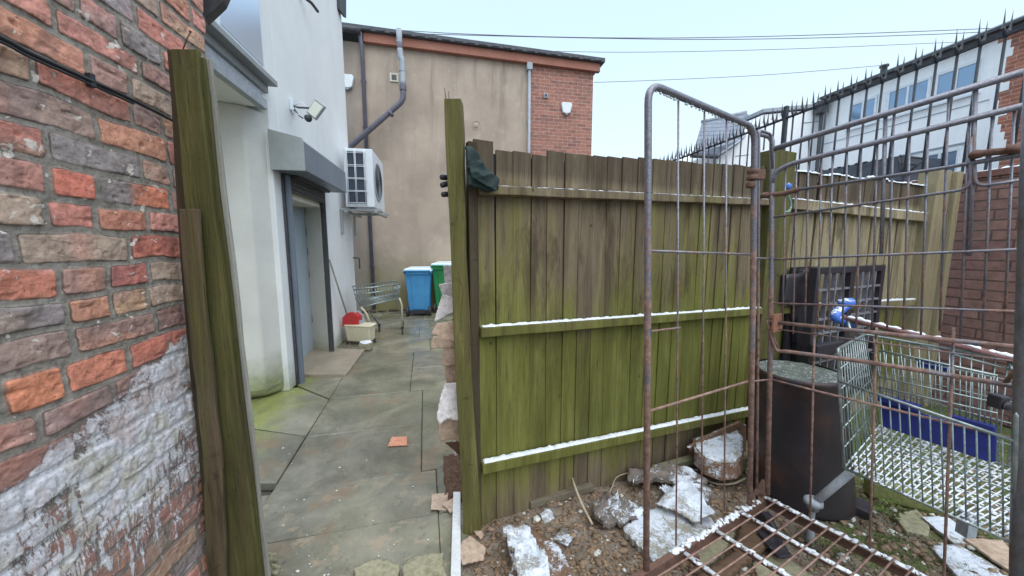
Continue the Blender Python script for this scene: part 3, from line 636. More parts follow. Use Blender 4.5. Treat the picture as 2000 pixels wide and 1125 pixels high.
# roller shutter: housing, end plate, guides, rolled curtain edge
rs = thing('roller_shutter', SIDE.aty(3.3, 2.02, .05), 'grey blue roller shutter housing with guides over the recessed shop door', 'shutter')
b0 = (3.24-3.46)/SIDE.d.y; b1 = (4.60-3.46)/SIDE.d.y
m = MB()
prof = [(.002, 2.44), (.27, 2.38), (.28, 2.36), (.28, 2.11), (.002, 2.11)]
m.ext([SIDE.at(b0+.02, z, o) for o, z in prof], SIDE.d*(b1-b0-.02)); hs = m.build('housing', M_SHUT, rs, bevel=.005)
m = MB(); m.ext([SIDE.at(b0, z, o) for o, z in [(.001, 2.455), (.275, 2.392), (.288, 2.365), (.288, 2.10), (.001, 2.10)]], SIDE.d*.018); m.build('end_plate', M_SHUTE, rs, bevel=.004)
m = MB()
for k in range(7): m.pbox(SIDE, aD0+.06, aD1-.06, .03+.002*(k % 2), .05+.008*(k % 2), 1.955+k*.022, 1.955+k*.022+.019)
m.pbox(SIDE, aD0+.05, aD1-.05, .02, .12, 2.085, 2.108)
m.build('curtain', M_DARK, rs, bevel=.002)
m = MB(); m.pbox(SIDE, aD0-.04, aD0+.03, .003, .022, 0, 2.10); m.build('guide', M_DARK, rs)
m = MB(); m.pbox(SIDE, aD0-.01, aD0+.03, .022, .062, 0, 2.10); m.build('guide', M_SHUT, rs, bevel=.003)
m = MB(); m.pbox(SIDE, aD1-.05, aD1-.02, .003, .05, 0, 2.10); m.build('guide', M_DARK, rs); m = MB(); m.pbox(SIDE, aD1-.018, aD1+.01, .003, .042, 0, 2.10); m.build('guide', M_GREENG, rs, bevel=.003)
# ---- floodlight
fl = thing('floodlight', SIDE.aty(3.74, 2.8, .02), 'square white floodlight on a short arm high on the white wall', 'lamp')
pl = SIDE.off(.0); c = pl(569, 207)
m = MB(); ac = pl.s_of(c); m.pbox(SIDE, ac-.05, ac+.05, .001, .035, c.z-.055, c.z+.06); m.build('mount', M_PVC, fl, bevel=.006)
hy = 3.62; a_, b_, c_, d_ = AY(601, 221, hy), AY(618, 195, hy-.02), AY(638, 210, hy-.06), AY(619, 236, hy-.04)
nn = (b_-a_).cross(d_-a_).normalized(); nn = nn if nn.y < 0 else -nn; mid = (a_+b_+c_+d_)/4
ex = lambda k, off: [mid + (p-mid)*k + nn*off for p in (a_, b_, c_, d_)]
m = MB(); m.ext(ex(1.0, 0), nn*.02); m.ext(ex(.62, -.022), nn*.022); m.build('lamp_body', M_SHUTE, fl, bevel=.005)
m = MB(); m.ext(ex(.82, .0205), nn*.004); m.build('lens', M_LENS, fl, bevel=.001)
m = MB(); m.tube([c+SIDE.n*.03, AY(583, 210, hy), AY(604, 211, hy)], .009, 8); m.tube([c+SIDE.n*.03+Vector((0, 0, -.03)), AY(584, 226, hy), AY(592, 231, hy)], .006, 8); m.build('arm', M_DARK, fl)
m = MB(); m.blob(AY(602, 231, hy-.02), .036, (1, 1, 1), amp=.05, sub=2); m.build('sensor', M_DARK, fl)
m = MB(); m.tube(bez([c+SIDE.n*.03+Vector((0, 0, .02)), AY(580, 204, hy), AY(588, 200, hy), AY(598, 210, hy)], 18), .004, 6)
m.tube(bez([c+SIDE.n*.03, AY(572, 219, hy), AY(580, 222, hy), AY(592, 232, hy)], 18), .003, 6); m.build('wire', M_PVC, fl)
# ---- bracket near the eaves and gutter end at the far corner
m = MB(); m.tube([SIDE(583, -12)+SIDE.n*.02, SIDE(590, 4)+SIDE.n*.10, SIDE(599, 20)+SIDE.n*.12], .017, 8)
tag(m.build('cable_stub', M_DARK), 'short dark stub of pipe high on the white wall above the floodlight', 'pipe')
m = MB(); m.ext([AY(650, -20, 5.7), AY(664, -20, 5.7), AY(664, 19, 5.7), AY(658, 16, 5.7)], (0, .2, 0)); tag(m.build('eaves_gutter', M_DARK), 'dark gutter tip at the top far corner of the white building', 'gutter')
# ---- air conditioner
P0 = SIDE.aty(5.2, 2.0); ac = thing('air_conditioner', P0, 'white wall-mounted air conditioner with a wire guard over dark fins', 'air conditioner')
y0, y1 = (5.22-3.46)/SIDE.d.y, (6.10-3.46)/SIDE.d.y; zb, zt = 2.0, 2.84
m = MB(); m.pbox(SIDE, y0, y1, .10, .50, zb, zt); m.build('casing', M_ACW, ac, bevel=.012)
m = MB(); m.pbox(SIDE, y0-.006, y0-.001, .135, .40, zb+.04, zt-.04); m.build('coil', M_COIL, ac)
m = MB(); gy = y0-.03
for o in (.14, .155, .255, .27, .385, .40): m.tube([SIDE.at(gy, zb+.03, o), SIDE.at(gy, zt-.02, o)], .0042, 6)
for z in (0.04, .06, .22, .235, .40, .415, .58, .60, .77, .79): m.tube([SIDE.at(gy+.002, zb+z, .12), SIDE.at(gy+.002, zb+z, .42)], .0042, 6)
m.build('wire_guard', M_PVC, ac)
fc = SIDE.at(y0+.34, zb+.42, .502)
m = MB(); m.lathe(fc, [(.0, .0), (.26, 0), (.27, .012), (.29, .012), (.30, 0)], 32, axis=SIDE.n); m.build('fan_grille', M_FLUE, ac)
m = MB()
for r in (.05, .09, .13, .17, .21, .25): m.tube([fc + SIDE.n*.02 + (SIDE.d*math.cos(t) + Vector((0, 0, 1))*math.sin(t))*r for t in np.linspace(0, 2*math.pi, 25)], .004, 5, cap=False)
m.build('fan_guard', M_DARK, ac)
m = MB()
for yy in (y0+.03, y1-.14): m = MB(); m.pbox(SIDE, yy, yy+.04, .0, .58, zb-.055, zb-.02); m.pbox(SIDE, yy+.005, yy+.035, .002, .04, zb-.4, zb-.054); m.build('bracket', M_SHUTE, ac, bevel=.003)
for oo in (.08, .50): m = MB(); m.pbox(SIDE, y0-.03, y1, oo, oo+.04, zb-.085, zb-.056); m.build('bracket_rail', M_SHUTE, ac, bevel=.003)
m = MB(); m.pbox(SIDE, y0+.02, y0+.3, .14, .2, zb-.018, zb-.001); m.build('rubber_foot', M_DARK, ac)
m = MB(); e = SIDE.at((5.85-3.46)/SIDE.d.y, 1.23, .0); m.tube(fillet([e, e+SIDE.n*.10, e+SIDE.n*.10+Vector((0, 0, -.18))], .03), .011, 8)
tag(m.build('overflow_pipe', M_DARK), 'small dark elbow of overflow pipe low on the far end of the white wall', 'pipe')

# ================================================================ FAR TAN BUILDING
fb = thing('tan_building', TANP.at(0, 0), 'far building of stained tan render ending in red brick under a sloping dark roof', 'building')
tb = lambda px, py: TANP(px, py)
aL, aB, aR = -1.6, TANP.s_of(tb(1036, 200)), TANP.s_of(tb(1157, 200))
zl, zr = 5.60, 5.42
za = lambda a: zl + (zr-zl)*(a-aL)/(aR-aL)
m = MB(); m.ext([TANP.at(aL, -.05), TANP.at(aB, -.05), TANP.at(aB, za(aB)), TANP.at(aL, za(aL))], -TANP.n*.4); m.build('rendered_wall', M_TAN, fb)
m = MB(); m.ext([TANP.at(aB+.001, -.05, .012), TANP.at(aR, -.05, .012), TANP.at(aR, za(aR), .012), TANP.at(aB+.001, za(aB), .012)], -TANP.n*3.5); m.build('brick_wall', M_BRICKF, fb)
aF = TANP.s_of(tb(712, 80))
m = MB(); m.ext([TANP.at(aF, za(aF)-.02, .02), TANP.at(aR+.12, za(aR)-.02, .02), TANP.at(aR+.12, za(aR)+.15, .02), TANP.at(aF, za(aF)+.15, .02)], TANP.n*.10); m.build('fascia', M_TERRA, fb, bevel=.005)
m = MB(); m.ext([TANP.at(aL, za(aL)+.152, -3), TANP.at(aR+.2, za(aR)+.152, -3), TANP.at(aR+.2, za(aR)+.24, -3), TANP.at(aL, za(aL)+.24, -3)], TANP.n*3.20)
for k in range(26):
    a = aL + (aR+.2-aL)*k/26; m.pbox(TANP, a, a+.17, .202, .215, za(a)+.165, za(a)+.225)
m.build('roof', M_SLATE, fb, bevel=.004)
m = MB(); m.tube([TANP.at(aL, za(aL)+.10, .25), TANP.at(aF-.02, za(aF)+.10, .25)], .055, 10); m.build('gutter', M_DARK, fb)
dp = MB(); a = TANP.s_of(tb(713, 200)); dp.tube([TANP.at(a, za(a)+.1, .2), TANP.at(a, 5.35, .06), TANP.at(a, 0.05, .06)], .04, 10)
for z in (1., 2.6, 3.9, 4.8): dp.tube([TANP.at(a-.05, z, .06), TANP.at(a+.05, z, .06)], .03, 8)
tag(dp.build('drainpipe', M_PIPE), 'long dark drainpipe down the left part of the tan wall', 'pipe')
dp = MB(); a = TANP.s_of(tb(1032, 200)); dp.tube([TANP.at(a, za(a)+.0, .09), TANP.at(a, 0.05, .06)], .035, 10)
dp.pbox(TANP, a-.06, a+.06, .02, .14, za(a)-.16, za(a)-.022)
for z in (1.4, 2.8, 4.2): dp.tube([TANP.at(a-.045, z, .06), TANP.at(a+.045, z, .06)], .028, 8)
tag(dp.build('drainpipe', M_FLUE), 'pale grey drainpipe where the tan render meets the red brick', 'pipe')
fl = thing('flue_pipe', tb(787, 190), 'grey metal flue rising past the roof from a dark slanting pipe', 'pipe'); o = .29
T = TANP.off(o)
m = MB(); m.tube([T(779, 57), T(781, 96)], .055, 12); m.tube(bez([T(781, 96), T(783, 112), T(786, 122), T(787, 168)], 12), .058, 12); m.lathe(T(780, 84), [(.06, 0), (.06, .05)], 12); m.lathe(T(786, 140), [(.064, 0), (.064, .04)], 12); m.build('upper_flue', M_FLUE, fl)
m = MB(); m.tube(fillet([T(787, 168), T(788, 196), T(688, 283), T(676, 293)], .12, 6), .055, 12); m.build('slanting_pipe', M_PIPE, fl)
m = MB(); cc = T(763, 222); m.tube([cc + (T(788, 196)-T(688, 283)).normalized()*k for k in (-.03, .03)], .07, 12); m.build('collar', M_PIPE, fl); m = MB(); cc = T(787, 172); m.lathe(cc, [(.066, -.05), (.07, 0), (.066, .05)], 12); m.build('collar', M_PIPE, fl)
def alarm(px, py, w, h, label):
    t = thing('alarm_box', tb(px, py), label, 'alarm box'); c = tb(px, py); a = TANP.s_of(c)
    sh = [(-.5, .35), (-.38, .5), (.38, .5), (.5, .35), (.34, -.4), (.16, -.5), (-.16, -.5), (-.34, -.4)]
    m = MB(); m.ext([TANP.at(a+x*w, c.z+z*h, .013) for x, z in sh], TANP.n*.07); m.build('cover', M_PVC, t, bevel=.012)
    m = MB(); m.pbox(TANP, a-.10*w, a+.10*w, .02, .075, c.z-.62*h, c.z-.5*h); m.build('strobe', M_FLUE, t)
alarm(1105, 213, .26, .24, 'white alarm box on the red brick of the far building'); alarm(679, 161, .28, .26, 'white alarm box high on the tan wall beside the white building')
m = MB(); c = tb(770, 152); a = TANP.s_of(c); m.pbox(TANP, a-.085, a+.085, .001, .025, c.z-.085, c.z+.085); vt = m.build('wall_vent', M_CREAM, None, bevel=.004); tag(vt, 'small square cream vent beside the flue on the tan wall', 'vent')
m = MB()
for k in range(5): m.pbox(TANP, a-.05, a+.05, .025, .032, c.z-.05+k*.022, c.z-.038+k*.022)
m.build('louvres', M_DARK, vt)
m = MB(); c = tb(1065, 188); a = TANP.s_of(c); m.pbox(TANP, a-.05, a+.05, .013, .05, c.z-.05, c.z+.05); v2 = m.build('brick_vent', M_FLUE, None, bevel=.005); tag(v2, 'little grey vent on the red brick left of the alarm box', 'vent')
m = MB(); m.pbox(TANP, a-.028, a+.028, .05, .054, c.z-.028, c.z+.028); m.build('louvres', M_DARK, v2)
m = MB(); m.lathe(tb(930, 245), [(.0, .012), (.05, .012), (.06, .001)], 20, axis=TANP.n); m.lathe(tb(930, 245)+TANP.n*.002, [(.085, .0), (.09, .008), (.098, .0)], 24, axis=TANP.n); tag(m.build('wall_plug', M_TAN), 'round capped hole in the middle of the tan wall', 'cap')
m = MB(); m.tube(bez([TANP.at(TANP.s_of(tb(862, 400)), z, .03) for z in (0.2, 1.1, 2.0)], 8), .006, 6)
# far kerb clutter: low dark strip at the foot of the tan wall
m = MB()
for k in range(30): m.blob(TANP.at(-.4+k*.11+random.uniform(-.03, .03), .02, .10+random.random()*.12), random.uniform(.02, .06), (1.4, 1, .6))
tag(m.build('leaf_litter', simple('dark_leaf_litter', (58, 52, 40), (92, 80, 58), 20)), 'dark dead leaves along the foot of the tan wall', 'leaves', kind='stuff')

# ---- wheelie bins
def bin_(x, y, rz, body, lid, label, cat='wheelie bin', s=1.):
    t = thing('wheelie_bin', (x, y, 0), label, cat); R_ = lambda v: (x + (v[0]*math.cos(rz)-v[1]*math.sin(rz))*s, y + (v[0]*math.sin(rz)+v[1]*math.cos(rz))*s, v[2]*s)
    def frus(m, w0, d0, z0, w1, d1, z1, cy0=0, cy1=0):
        m.box8([R_(v) for v in [(-w0, cy0-d0, z0), (w0, cy0-d0, z0), (w0, cy0+d0, z0), (-w0, cy0+d0, z0), (-w1, cy1-d1, z1), (w1, cy1-d1, z1), (w1, cy1+d1, z1), (-w1, cy1+d1, z1)]])
    m = MB(); frus(m, .205, .22, .07, .265, .31, .96); frus(m, .285, .33, .90, .285, .33, .965)
    frus(m, .13, .225, .13, .15, .30, .86, -.012, -.012)
    m.build('body', body, t, bevel=.012)
    m = MB(); frus(m, .30, .35, .968, .27, .32, 1.03); frus(m, .24, .1, 1.03, .22, .09, 1.05, .1, .1); m.build('lid', lid, t, bevel=.012)
    m = MB(); m.tube([R_(v) for v in [(-.27, -.33, .93), (-.27, -.40, .985), (.27, -.40, .985), (.27, -.33, .93)]], .016*s, 8); m.build('handle', body, t)
    m = MB(); m.tube([R_((-.24, -.27, .1)), R_((.24, -.27, .1))], .012*s, 8); frus(m, .2, .05, .05, .2, .05, .12, -.24, -.24); m.build('axle', M_DARKP, t)
    ax = Vector(R_((1, 0, 0))) - Vector(R_((0, 0, 0)))
    for sx in (-.235, .235):
        m = MB(); m.lathe(R_((sx, -.27, .1)), [(0, -.03), (.06, -.03), (.095, -.024), (.1, 0), (.095, .024), (.06, .03), (0, .03)], 20, axis=ax)
        w = m.build('wheel', M_DARKP, t)
    return t
g = G(817, 617); bin_(g.x-.02, g.y+.27, .12, M_BLUEBIN, M_LIDB, 'sky blue wheelie bin with a frosted lid at the end of the alley', s=.95)
g = G(869, 612); bin_(g.x, g.y+.36, .05, M_GREENBIN, M_LIDB, 'green wheelie bin half hidden behind the fence post', s=1.04)
m = MB(); m.lathe(G(868, 652, .0)+Vector((.05, .3, 0)), [(.0, .0), (.10, 0), (.11, .03), (.09, .05), (0, .05)], 16)

# ---- small abandoned shopping trolley in the alley
ft = thing('shopping_trolley', (-2.2, 5.4, 0), 'bare wire shopping trolley standing beside the blue bin and mop bucket', 'trolley')
wh = [G(730, 663, 0), G(786, 653, 0)]
fw = [wh[0] + Vector((-.10, .50, 0)), wh[1] + Vector((-.12, .42, 0))]
rim = [AY(683, 562, 5.35), AY(694, 572, 5.02), AY(776, 556, 5.35), AY(757, 560, 5.9)]
rim = [Vector((-2.50, 5.42, .80)), Vector((-2.28, 4.98, .80)), Vector((-1.74, 5.40, .84)), Vector((-1.97, 5.85, .84))]
bas = [Vector((-2.44, 5.38, .60)), Vector((-2.22, 5.05, .53)), Vector((-1.76, 5.38, .62)), Vector((-1.97, 5.74, .64))]
m = MB(); m.tube(rim+[rim[0]], .011, 8); m.tube(bas+[bas[0]], .009, 8); lerp = lambda a, b, t: a*(1-t)+b*t
for i in range(4):
    j = (i+1) % 4
    for t in (.36, .68): m.tube([lerp(bas[i], rim[i], t), lerp(bas[j], rim[j], t)], .006, 6)
    for k in range(14): t = k/14; m.tube([lerp(bas[i], bas[j], t), lerp(rim[i], rim[j], t)], .0026, 5)
for k in range(14): t = k/14; m.tube([lerp(bas[0], bas[1], t), lerp(bas[3], bas[2], t)], .003, 5)
m.build('basket', M_CHROME, ft)
for i, (b_, w_) in enumerate([(bas[1], wh[0]), (bas[2], wh[1]), (bas[0], fw[0]), (bas[3], fw[1])]):
    m = MB(); k = lerp(b_, Vector((w_.x, w_.y, .1)), .25) + Vector((.03, 0, .02)); m.tube(fillet([b_, k, Vector((w_.x, w_.y, .12))], .1), .014 if i < 2 else .010, 8); lg = m.build('leg', M_CREAMP if i < 2 else M_CHROME, ft)
    m = MB(); m.lathe(Vector((w_.x, w_.y, .05)), [(0, -.012), (.045, -.012), (.05, 0), (.045, .012), (0, .012)], 16, axis=(1, .3, 0)); m.box(w_.x-.014, w_.x+.014, w_.y-.02, w_.y+.02, .075, .13); m.build('castor', M_DARKP, lg)
m = MB(); m.tube([lerp(bas[1], wh[0], .6), lerp(bas[0], fw[0], .6)], .009, 8); m.tube([lerp(bas[2], wh[1], .6), lerp(bas[3], fw[1], .6)], .009, 8); m.build('brace', M_CHROME, ft)
# ---- mop bucket, mop, snow block
mb_ = thing('mop_bucket', G(696, 672, 0), 'cream mop bucket with a red wringer against the white wall', 'bucket'); y = G(696, 672, 0).y
q = [G(668, 672, .05), G(714, 674, .05)]; lo = [Vector((q[0].x, y-.02, .05)), Vector((q[1].x, y-.10, .05)), Vector((q[1].x+.0, y+.10, .05)), Vector((q[0].x-.04, y+.20, .05))]
cen = sum(lo, Vector())/4; hi = [cen + (p-cen)*1.12 + Vector((0, 0, .22)) for p in lo]
m = MB(); m.box8(lo+hi); cen2 = cen+Vector((0, 0, .22)); m.box8([cen + (p-cen)*1.2 + Vector((0, 0, .215)) for p in lo] + [cen + (p-cen)*1.2 + Vector((0, 0, .245)) for p in lo]); m.build('tub', M_CREAMP, mb_, bevel=.012)
m = MB(); r0 = AY(668, 638, y-.03); r1 = AY(699, 638, y-.03); r2 = AY(699, 618, y-.03); r3 = AY(690, 611, y-.03); r4 = AY(677, 611, y-.03); r5 = AY(668, 621, y-.03)
m.ext([r0, r1, r2, r3, r4, r5], (.02, .10, 0)); m.build('wringer', M_RED, mb_, bevel=.006)
m = MB(); m.ext([AY(699, 638, y), AY(704, 636, y), AY(700, 618, y), AY(692, 609, y), AY(690, 611, y)], (.02, .14, 0)); m.build('wringer_back', M_FLUE, mb_, bevel=.003)
for p in lo:
    m = MB(); m.lathe(Vector((p.x, p.y, .026)), [(0, -.01), (.022, -.01), (.026, 0), (.022, .01), (0, .01)], 12, axis=(1, .2, 0)); m.box(p.x-.008, p.x+.008, p.y-.01, p.y+.01, .03, .055); m.build('castor', M_DARKP, mb_)
mp = thing('mop', AY(684, 625, y+.06), 'long grey mop handle leaning from the red wringer to the wall', 'mop')
m = MB(); m.tube([AY(684, 634, y+.05), SIDE(640, 507)+SIDE.n*.02], .011, 8); m.build('handle', M_GREYWOOD, mp)
m = MB()
for k in range(16): a = random.uniform(-.03, .03); m.tube(bez([AY(683, 628, y+.05)+Vector((a*.2, 0, 0)), AY(684, 634, y+.05)+Vector((a, a*.5, 0)), AY(686, 642, y+.05)+Vector((a*1.5, a, 0))], 6), .006, 5)
m.build('mop_head', M_GREYWOOD, mp)
g = G(713, 684, 0); m = MB(); m.box(g.x-.075, g.x+.075, g.y-.03, g.y+.10, .002, .10); sb = m.build('concrete_block', M_CONC, None, bevel=.01); tag(sb, 'small concrete block with a snow cap in front of the mop bucket', 'block')
m = MB(); m.blob((g.x, g.y+.035, .105), .075, (1, .85, .28), sub=3, amp=.25); m.build('snow', M_SNOW, sb)
# ================================================================ TIMBER FENCE
def inpoly(x, y, P):
    c = False; j = len(P)-1
    for i in range(len(P)):
        if (P[i][1] > y) != (P[j][1] > y) and x < (P[j][0]-P[i][0])*(y-P[i][1])/(P[j][1]-P[i][1]) + P[i][0]: c = not c
        j = i
    return c
def nearest(x, y, P):
    best = None
    for i in range(len(P)):
        a, b = P[i], P[(i+1) % len(P)]; dx, dy = b[0]-a[0], b[1]-a[1]; L = dx*dx+dy*dy or 1e-9
        t = max(0, min(1, ((x-a[0])*dx+(y-a[1])*dy)/L)); q = (a[0]+dx*t, a[1]+dy*t); d = (q[0]-x)**2+(q[1]-y)**2
        if best is None or d < best[0]: best = (d, q)
    return best[1]
def crumple(m, o, ex, ey, P, amp=.02, fr=6, res=None, th=.004, a=.5, ridge=False, jag=.0, smooth=True):
    """irregular sheet: polygon P (2-d) in the frame o,ex,ey, pushed along its normal by noise, with real thickness"""
    o = Vector(o); ex = Vector(ex).normalized(); ey = Vector(ey); ey = (ey - ex*ey.dot(ex)).normalized(); nz = ex.cross(ey)
    if nz.z < 0 and abs(nz.z) > .3: nz = -nz
    xs = [p[0] for p in P]; ys = [p[1] for p in P]; res = res or max(max(xs)-min(xs), max(ys)-min(ys))/28
    if jag:
        Q = []
        for i in range(len(P)):
            p, q = P[i], P[(i+1) % len(P)]
            for k in range(4): t = k/4; Q.append((p[0]+(q[0]-p[0])*t+random.uniform(-jag, jag)*(k > 0), p[1]+(q[1]-p[1])*t+random.uniform(-jag, jag)*(k > 0)))
        P = Q
    nx = int((max(xs)-min(xs))/res)+2; ny = int((max(ys)-min(ys))/res)+2; vid = {}; V_ = []; F_ = []; off = Vector((random.random()*90, random.random()*90, 0))
    def vert(i, j):
        if (i, j) in vid: return vid[(i, j)]
        x, y = min(xs)+(i-.5)*res, min(ys)+(j-.5)*res
        if not inpoly(x, y, P): x, y = nearest(x, y, P)
        v = Vector((x*fr, y*fr, 0)) + off; h = mnoise.noise(v) + .5*mnoise.noise(v*2.3)
        if ridge: h = (1-abs(mnoise.noise(v))*2.2) + .4*(1-abs(mnoise.noise(v*2.1))*2)
        V_.append(o + ex*x + ey*y + nz*(h*amp)); vid[(i, j)] = len(V_)-1; return vid[(i, j)]
    for i in range(nx):
        for j in range(ny):
            if inpoly(min(xs)+i*res, min(ys)+j*res, P): F_.append((vert(i, j), vert(i+1, j), vert(i+1, j+1), vert(i, j+1)))
    n = len(V_); V2 = V_ + [v - nz*th for v in V_]; F2 = F_ + [tuple(n+k for k in f[::-1]) for f in F_]
    cnt = {}
    for f in F_:
        for k in range(4): e = (f[k], f[(k+1) % 4]); cnt[e] = 1
    for e in list(cnt):
        if (e[1], e[0]) not in cnt: F2.append((e[1], e[0], e[0]+n, e[1]+n))
    m.add(V2, F2, False, a)
    if smooth: m.sm[-len(F2):] = [True]*(2*len(F_)) + [False]*(len(F2)-2*len(F_))
    return m
def snowline(m, pts, w, h, step=.012, off=Vector((0, 0, 0)), gaps=.0):
    pts = [Vector(p) for p in pts]; L = (pts[-1]-pts[0]).length; d = (pts[-1]-pts[0]).normalized(); sd = d.cross(Vector((0, 0, 1))).normalized(); n = max(4, int(L/step)); ring = []; vs = []
    o = random.random()*99
    for i in range(n+1):
        t = i/n; p = pts[0]*(1-t)+pts[-1]*t; k = .65+1.0*mnoise.noise(Vector((t*L*34+o, 0, 0)))+.5*mnoise.noise(Vector((t*L*90+o, 4, 0))); g = mnoise.noise(Vector((t*L*5+o, 9, 0)))
        k = max(.08, k) * min(1, max(.1, .75+(g+.35-gaps)*2.2)); k2 = .8+.5*mnoise.noise(Vector((t*L*40, o, 0)))
        for x, z in ((-.5, -.1), (-.5*k2, .55), (-.15, 1), (.25, .9), (.52*k2, .5), (.5, -.1)): vs.append(p + sd*(x*w) + Vector((0, 0, z*h*k)) + off)
    fs = [(6*i+k, 6*i+k+1, 6*i+7+k, 6*i+6+k) for i in range(n) for k in range(5)] + [tuple(range(6)), tuple(range(6*n, 6*n+6))[::-1]]
    m.add(vs, fs, True); return m
def backing(P, s0, s1, z, par):
    m = MB(); m.pbox(P, s0+.002, s1-.002, -.012, -.006, -.03, z); m.build('shade_backing', M_DARKP, par)  # added dark sheet, so slits between the boards read as shade
def boards(P, s0, s1, ztop, w=.1, zbot=-.03, seed=1, mis={}):
    m = MB(); R = random.Random(seed); s = s0; k = 0; tops = []
    while s < s1-.01:
        ww = w*R.uniform(.9, 1.08); e = min(s+ww, s1); zt = ztop(s) + R.uniform(-.006, .006) + mis.get(k, 0); a = R.uniform(.1, .9); lean = R.uniform(-.002, .002)
        t0, t1 = .0125, .0075; n = 8; vs = []
        for i in range(n+1):
            z = zbot + (zt-zbot)*i/n; b = .004*math.sin(z*2+k); sh = lean*i
            for (q, o) in ((s-.003+sh, .001+b), (e+.001+sh, .001+b), (e+.001+sh, .001+t1+b), (s-.003+sh, .001+t0+b)): vs.append(P.at(q, z, o))
        fs = [(4*i+c, 4*i+(c+1) % 4, 4*i+4+(c+1) % 4, 4*i+4+c) for i in range(n) for c in range(4)] + [(3, 2, 1, 0), (4*n, 4*n+1, 4*n+2, 4*n+3)]
        m.add(vs, fs, a=a); tops.append((s, e, zt)); s = e; k += 1
    return m, tops
def topsnow(tops, h, gaps, par, P=None):
    P = P or FEN
    m = MB(); L = tops[-1][1]-tops[0][0]; n = int(L/.011); o = random.random()*50; vs = []
    for i in range(n+1):
        s = tops[0][0]+L*i/n; z = [t[2] for t in tops if s <= t[1]+1e-6][0]
        g = mnoise.noise(Vector((s*5+o, 0, 3))); k = max(.1, .8+.9*mnoise.noise(Vector((s*30+o, 0, 0)))+.4*mnoise.noise(Vector((s*85, o, 0)))) * (1 if g > gaps-.5 else .15)
        for x, zz in ((0, -.004), (0, .5), (.3, 1), (.7, .9), (1, .45), (1, -.004)): vs.append(P.at(s, z+zz*h*k if zz > 0 else z+zz, -.002+x*.026))
    m.add(vs, [(6*i+k, 6*i+k+1, 6*i+7+k, 6*i+6+k) for i in range(n) for k in range(5)] + [tuple(range(6)), tuple(range(6*n, 6*n+6))[::-1]], True)
    return m.build('snow', M_SNOW, par)
zt1 = lambda s: 1.843 + .047*s if s < 1.35 else 1.906+.05*(s-1.35)
def rail_(name, P, s0, z0, s1, z1, h, parent, dep=.045):
    m = MB(); n = 10; vs = []
    for i in range(n+1):
        t = i/n; s = s0+(s1-s0)*t; z = z0+(z1-z0)*t + .0015*math.sin(i*2.1)
        for (o, zz) in ((.018, z-h), (.018, z), (.018+dep, z-.004), (.018+dep, z-h+.004)): vs.append(P.at(s, zz, o))
    m.add(vs, [(4*i+c, 4*i+(c+1) % 4, 4*i+4+(c+1) % 4, 4*i+4+c) for i in range(n) for c in range(4)] + [(0, 1, 2, 3), (4*n+3, 4*n+2, 4*n+1, 4*n)], a=.55)
    r = m.build(name, M_FENCE, parent, bevel=.003)
    m = MB(); snowline(m, [P.at(s0+.01, z0-.001, .018+dep*.5), P.at(s1-.01, z1-.001, .018+dep*.5)], dep*.8, SNH); m.build('snow', M_SNOW, r); return r
f1 = thing('timber_fence', FEN.at(.9, 0), 'mossy green featheredge fence panel between two posts, snow on its three rails', 'fence', 'fence panels')
s0, s1 = .06, FS(FEN(1480, 500))
m, tops = boards(FEN, s0, s1, zt1, .098, mis={0: .03, 1: -.004, 3: -.01, 5: .0}); m.build('board_panel', M_FENCE, f1, bevel=0)
# (no snow lies along this panel's top)
SNH = .004; rail_('top_rail', FEN, s0, 1.676, s1, 1.724, .045, f1)
SNH = .009; rail_('middle_rail', FEN, s0, 1.036, s1, .987, .052, f1)
SNH = .012; rail_('bottom_rail', FEN, s0, .364, s1, .252, .058, f1)
m = MB(); m.pbox(FEN, .015, .058, .0, .04, .10, 1.86, .1); m.build('batten_or_gap_shade', M_POSTB, f1, bevel=.003)
backing(FEN, s0, s1, 1.83, f1)
f2 = thing('timber_fence', FEN.at(3.3, 0), 'paler tan featheredge fence panel behind the wire cage, running to the brick yard wall', 'fence', 'fence panels')
A2 = FEN(1524, 500); FEN2 = Plane((A2.x, A2.y), (3.40-A2.x, 2.98-A2.y))
t0, t1 = 0.0, FEN2.s_of(FEN2(1797, 400))
m, tops = boards(FEN2, t0, t1, lambda s: 1.945-.02*s, .105, seed=4, mis={3: -.006, 8: .012, 9: .01}); m.build('board_panel', M_FENCE, f2)
topsnow(tops, .010, .2, f2, FEN2)['kind'] = 'stuff'
SNH = .010; rail_('top_rail', FEN2, t0, 1.742, t1, 1.685, .075, f2); SNH = .012; rail_('middle_rail', FEN2, t0, .98, t1, .965, .06, f2)
backing(FEN2, t0, t1, 1.88, f2)
def fpost(label, px, y, dep, mat, a=.5):
    t = thing('fence_post', AY((px[-1][1]+px[-1][2])/2, px[-1][0], y), label, 'post'); o = plank('timber', px, y, dep, mat, a, parent=t); return t
p1 = fpost('tall mossy fence post standing forward at the open end of the green fence', [(192, 867, 901), (500, 880, 911), (800, 893, 925), (1045, 905, 940)], 1.56, .075, M_POST, .62)
m = MB(); m.tube([AY(871, 193, 1.58), AY(868, 172, 1.585)], .002, 6); m.tube([AY(877, 193, 1.59), AY(876, 178, 1.59)], .0015, 6); m.build('nail', M_RUST, p1)
p2 = thing('fence_post', FEN.at(FS(FEN(1505, 600)), 0), 'square fence post joining the green and tan fence panels, snow on its top', 'post')
q0, q1 = FS(FEN(1487, 400)), FS(FEN(1529, 400)); m = MB(); m.pbox(FEN, q0, q1, -.05, .06, -.05, 2.05, .45); m.build('timber', M_POST, p2, bevel=.004)
m = MB(); snowline(m, [FEN.at(q0+.005, 2.05, 0), FEN.at(q1-.005, 2.05, 0)], .09, .012); m.build('snow', M_SNOW, p2)
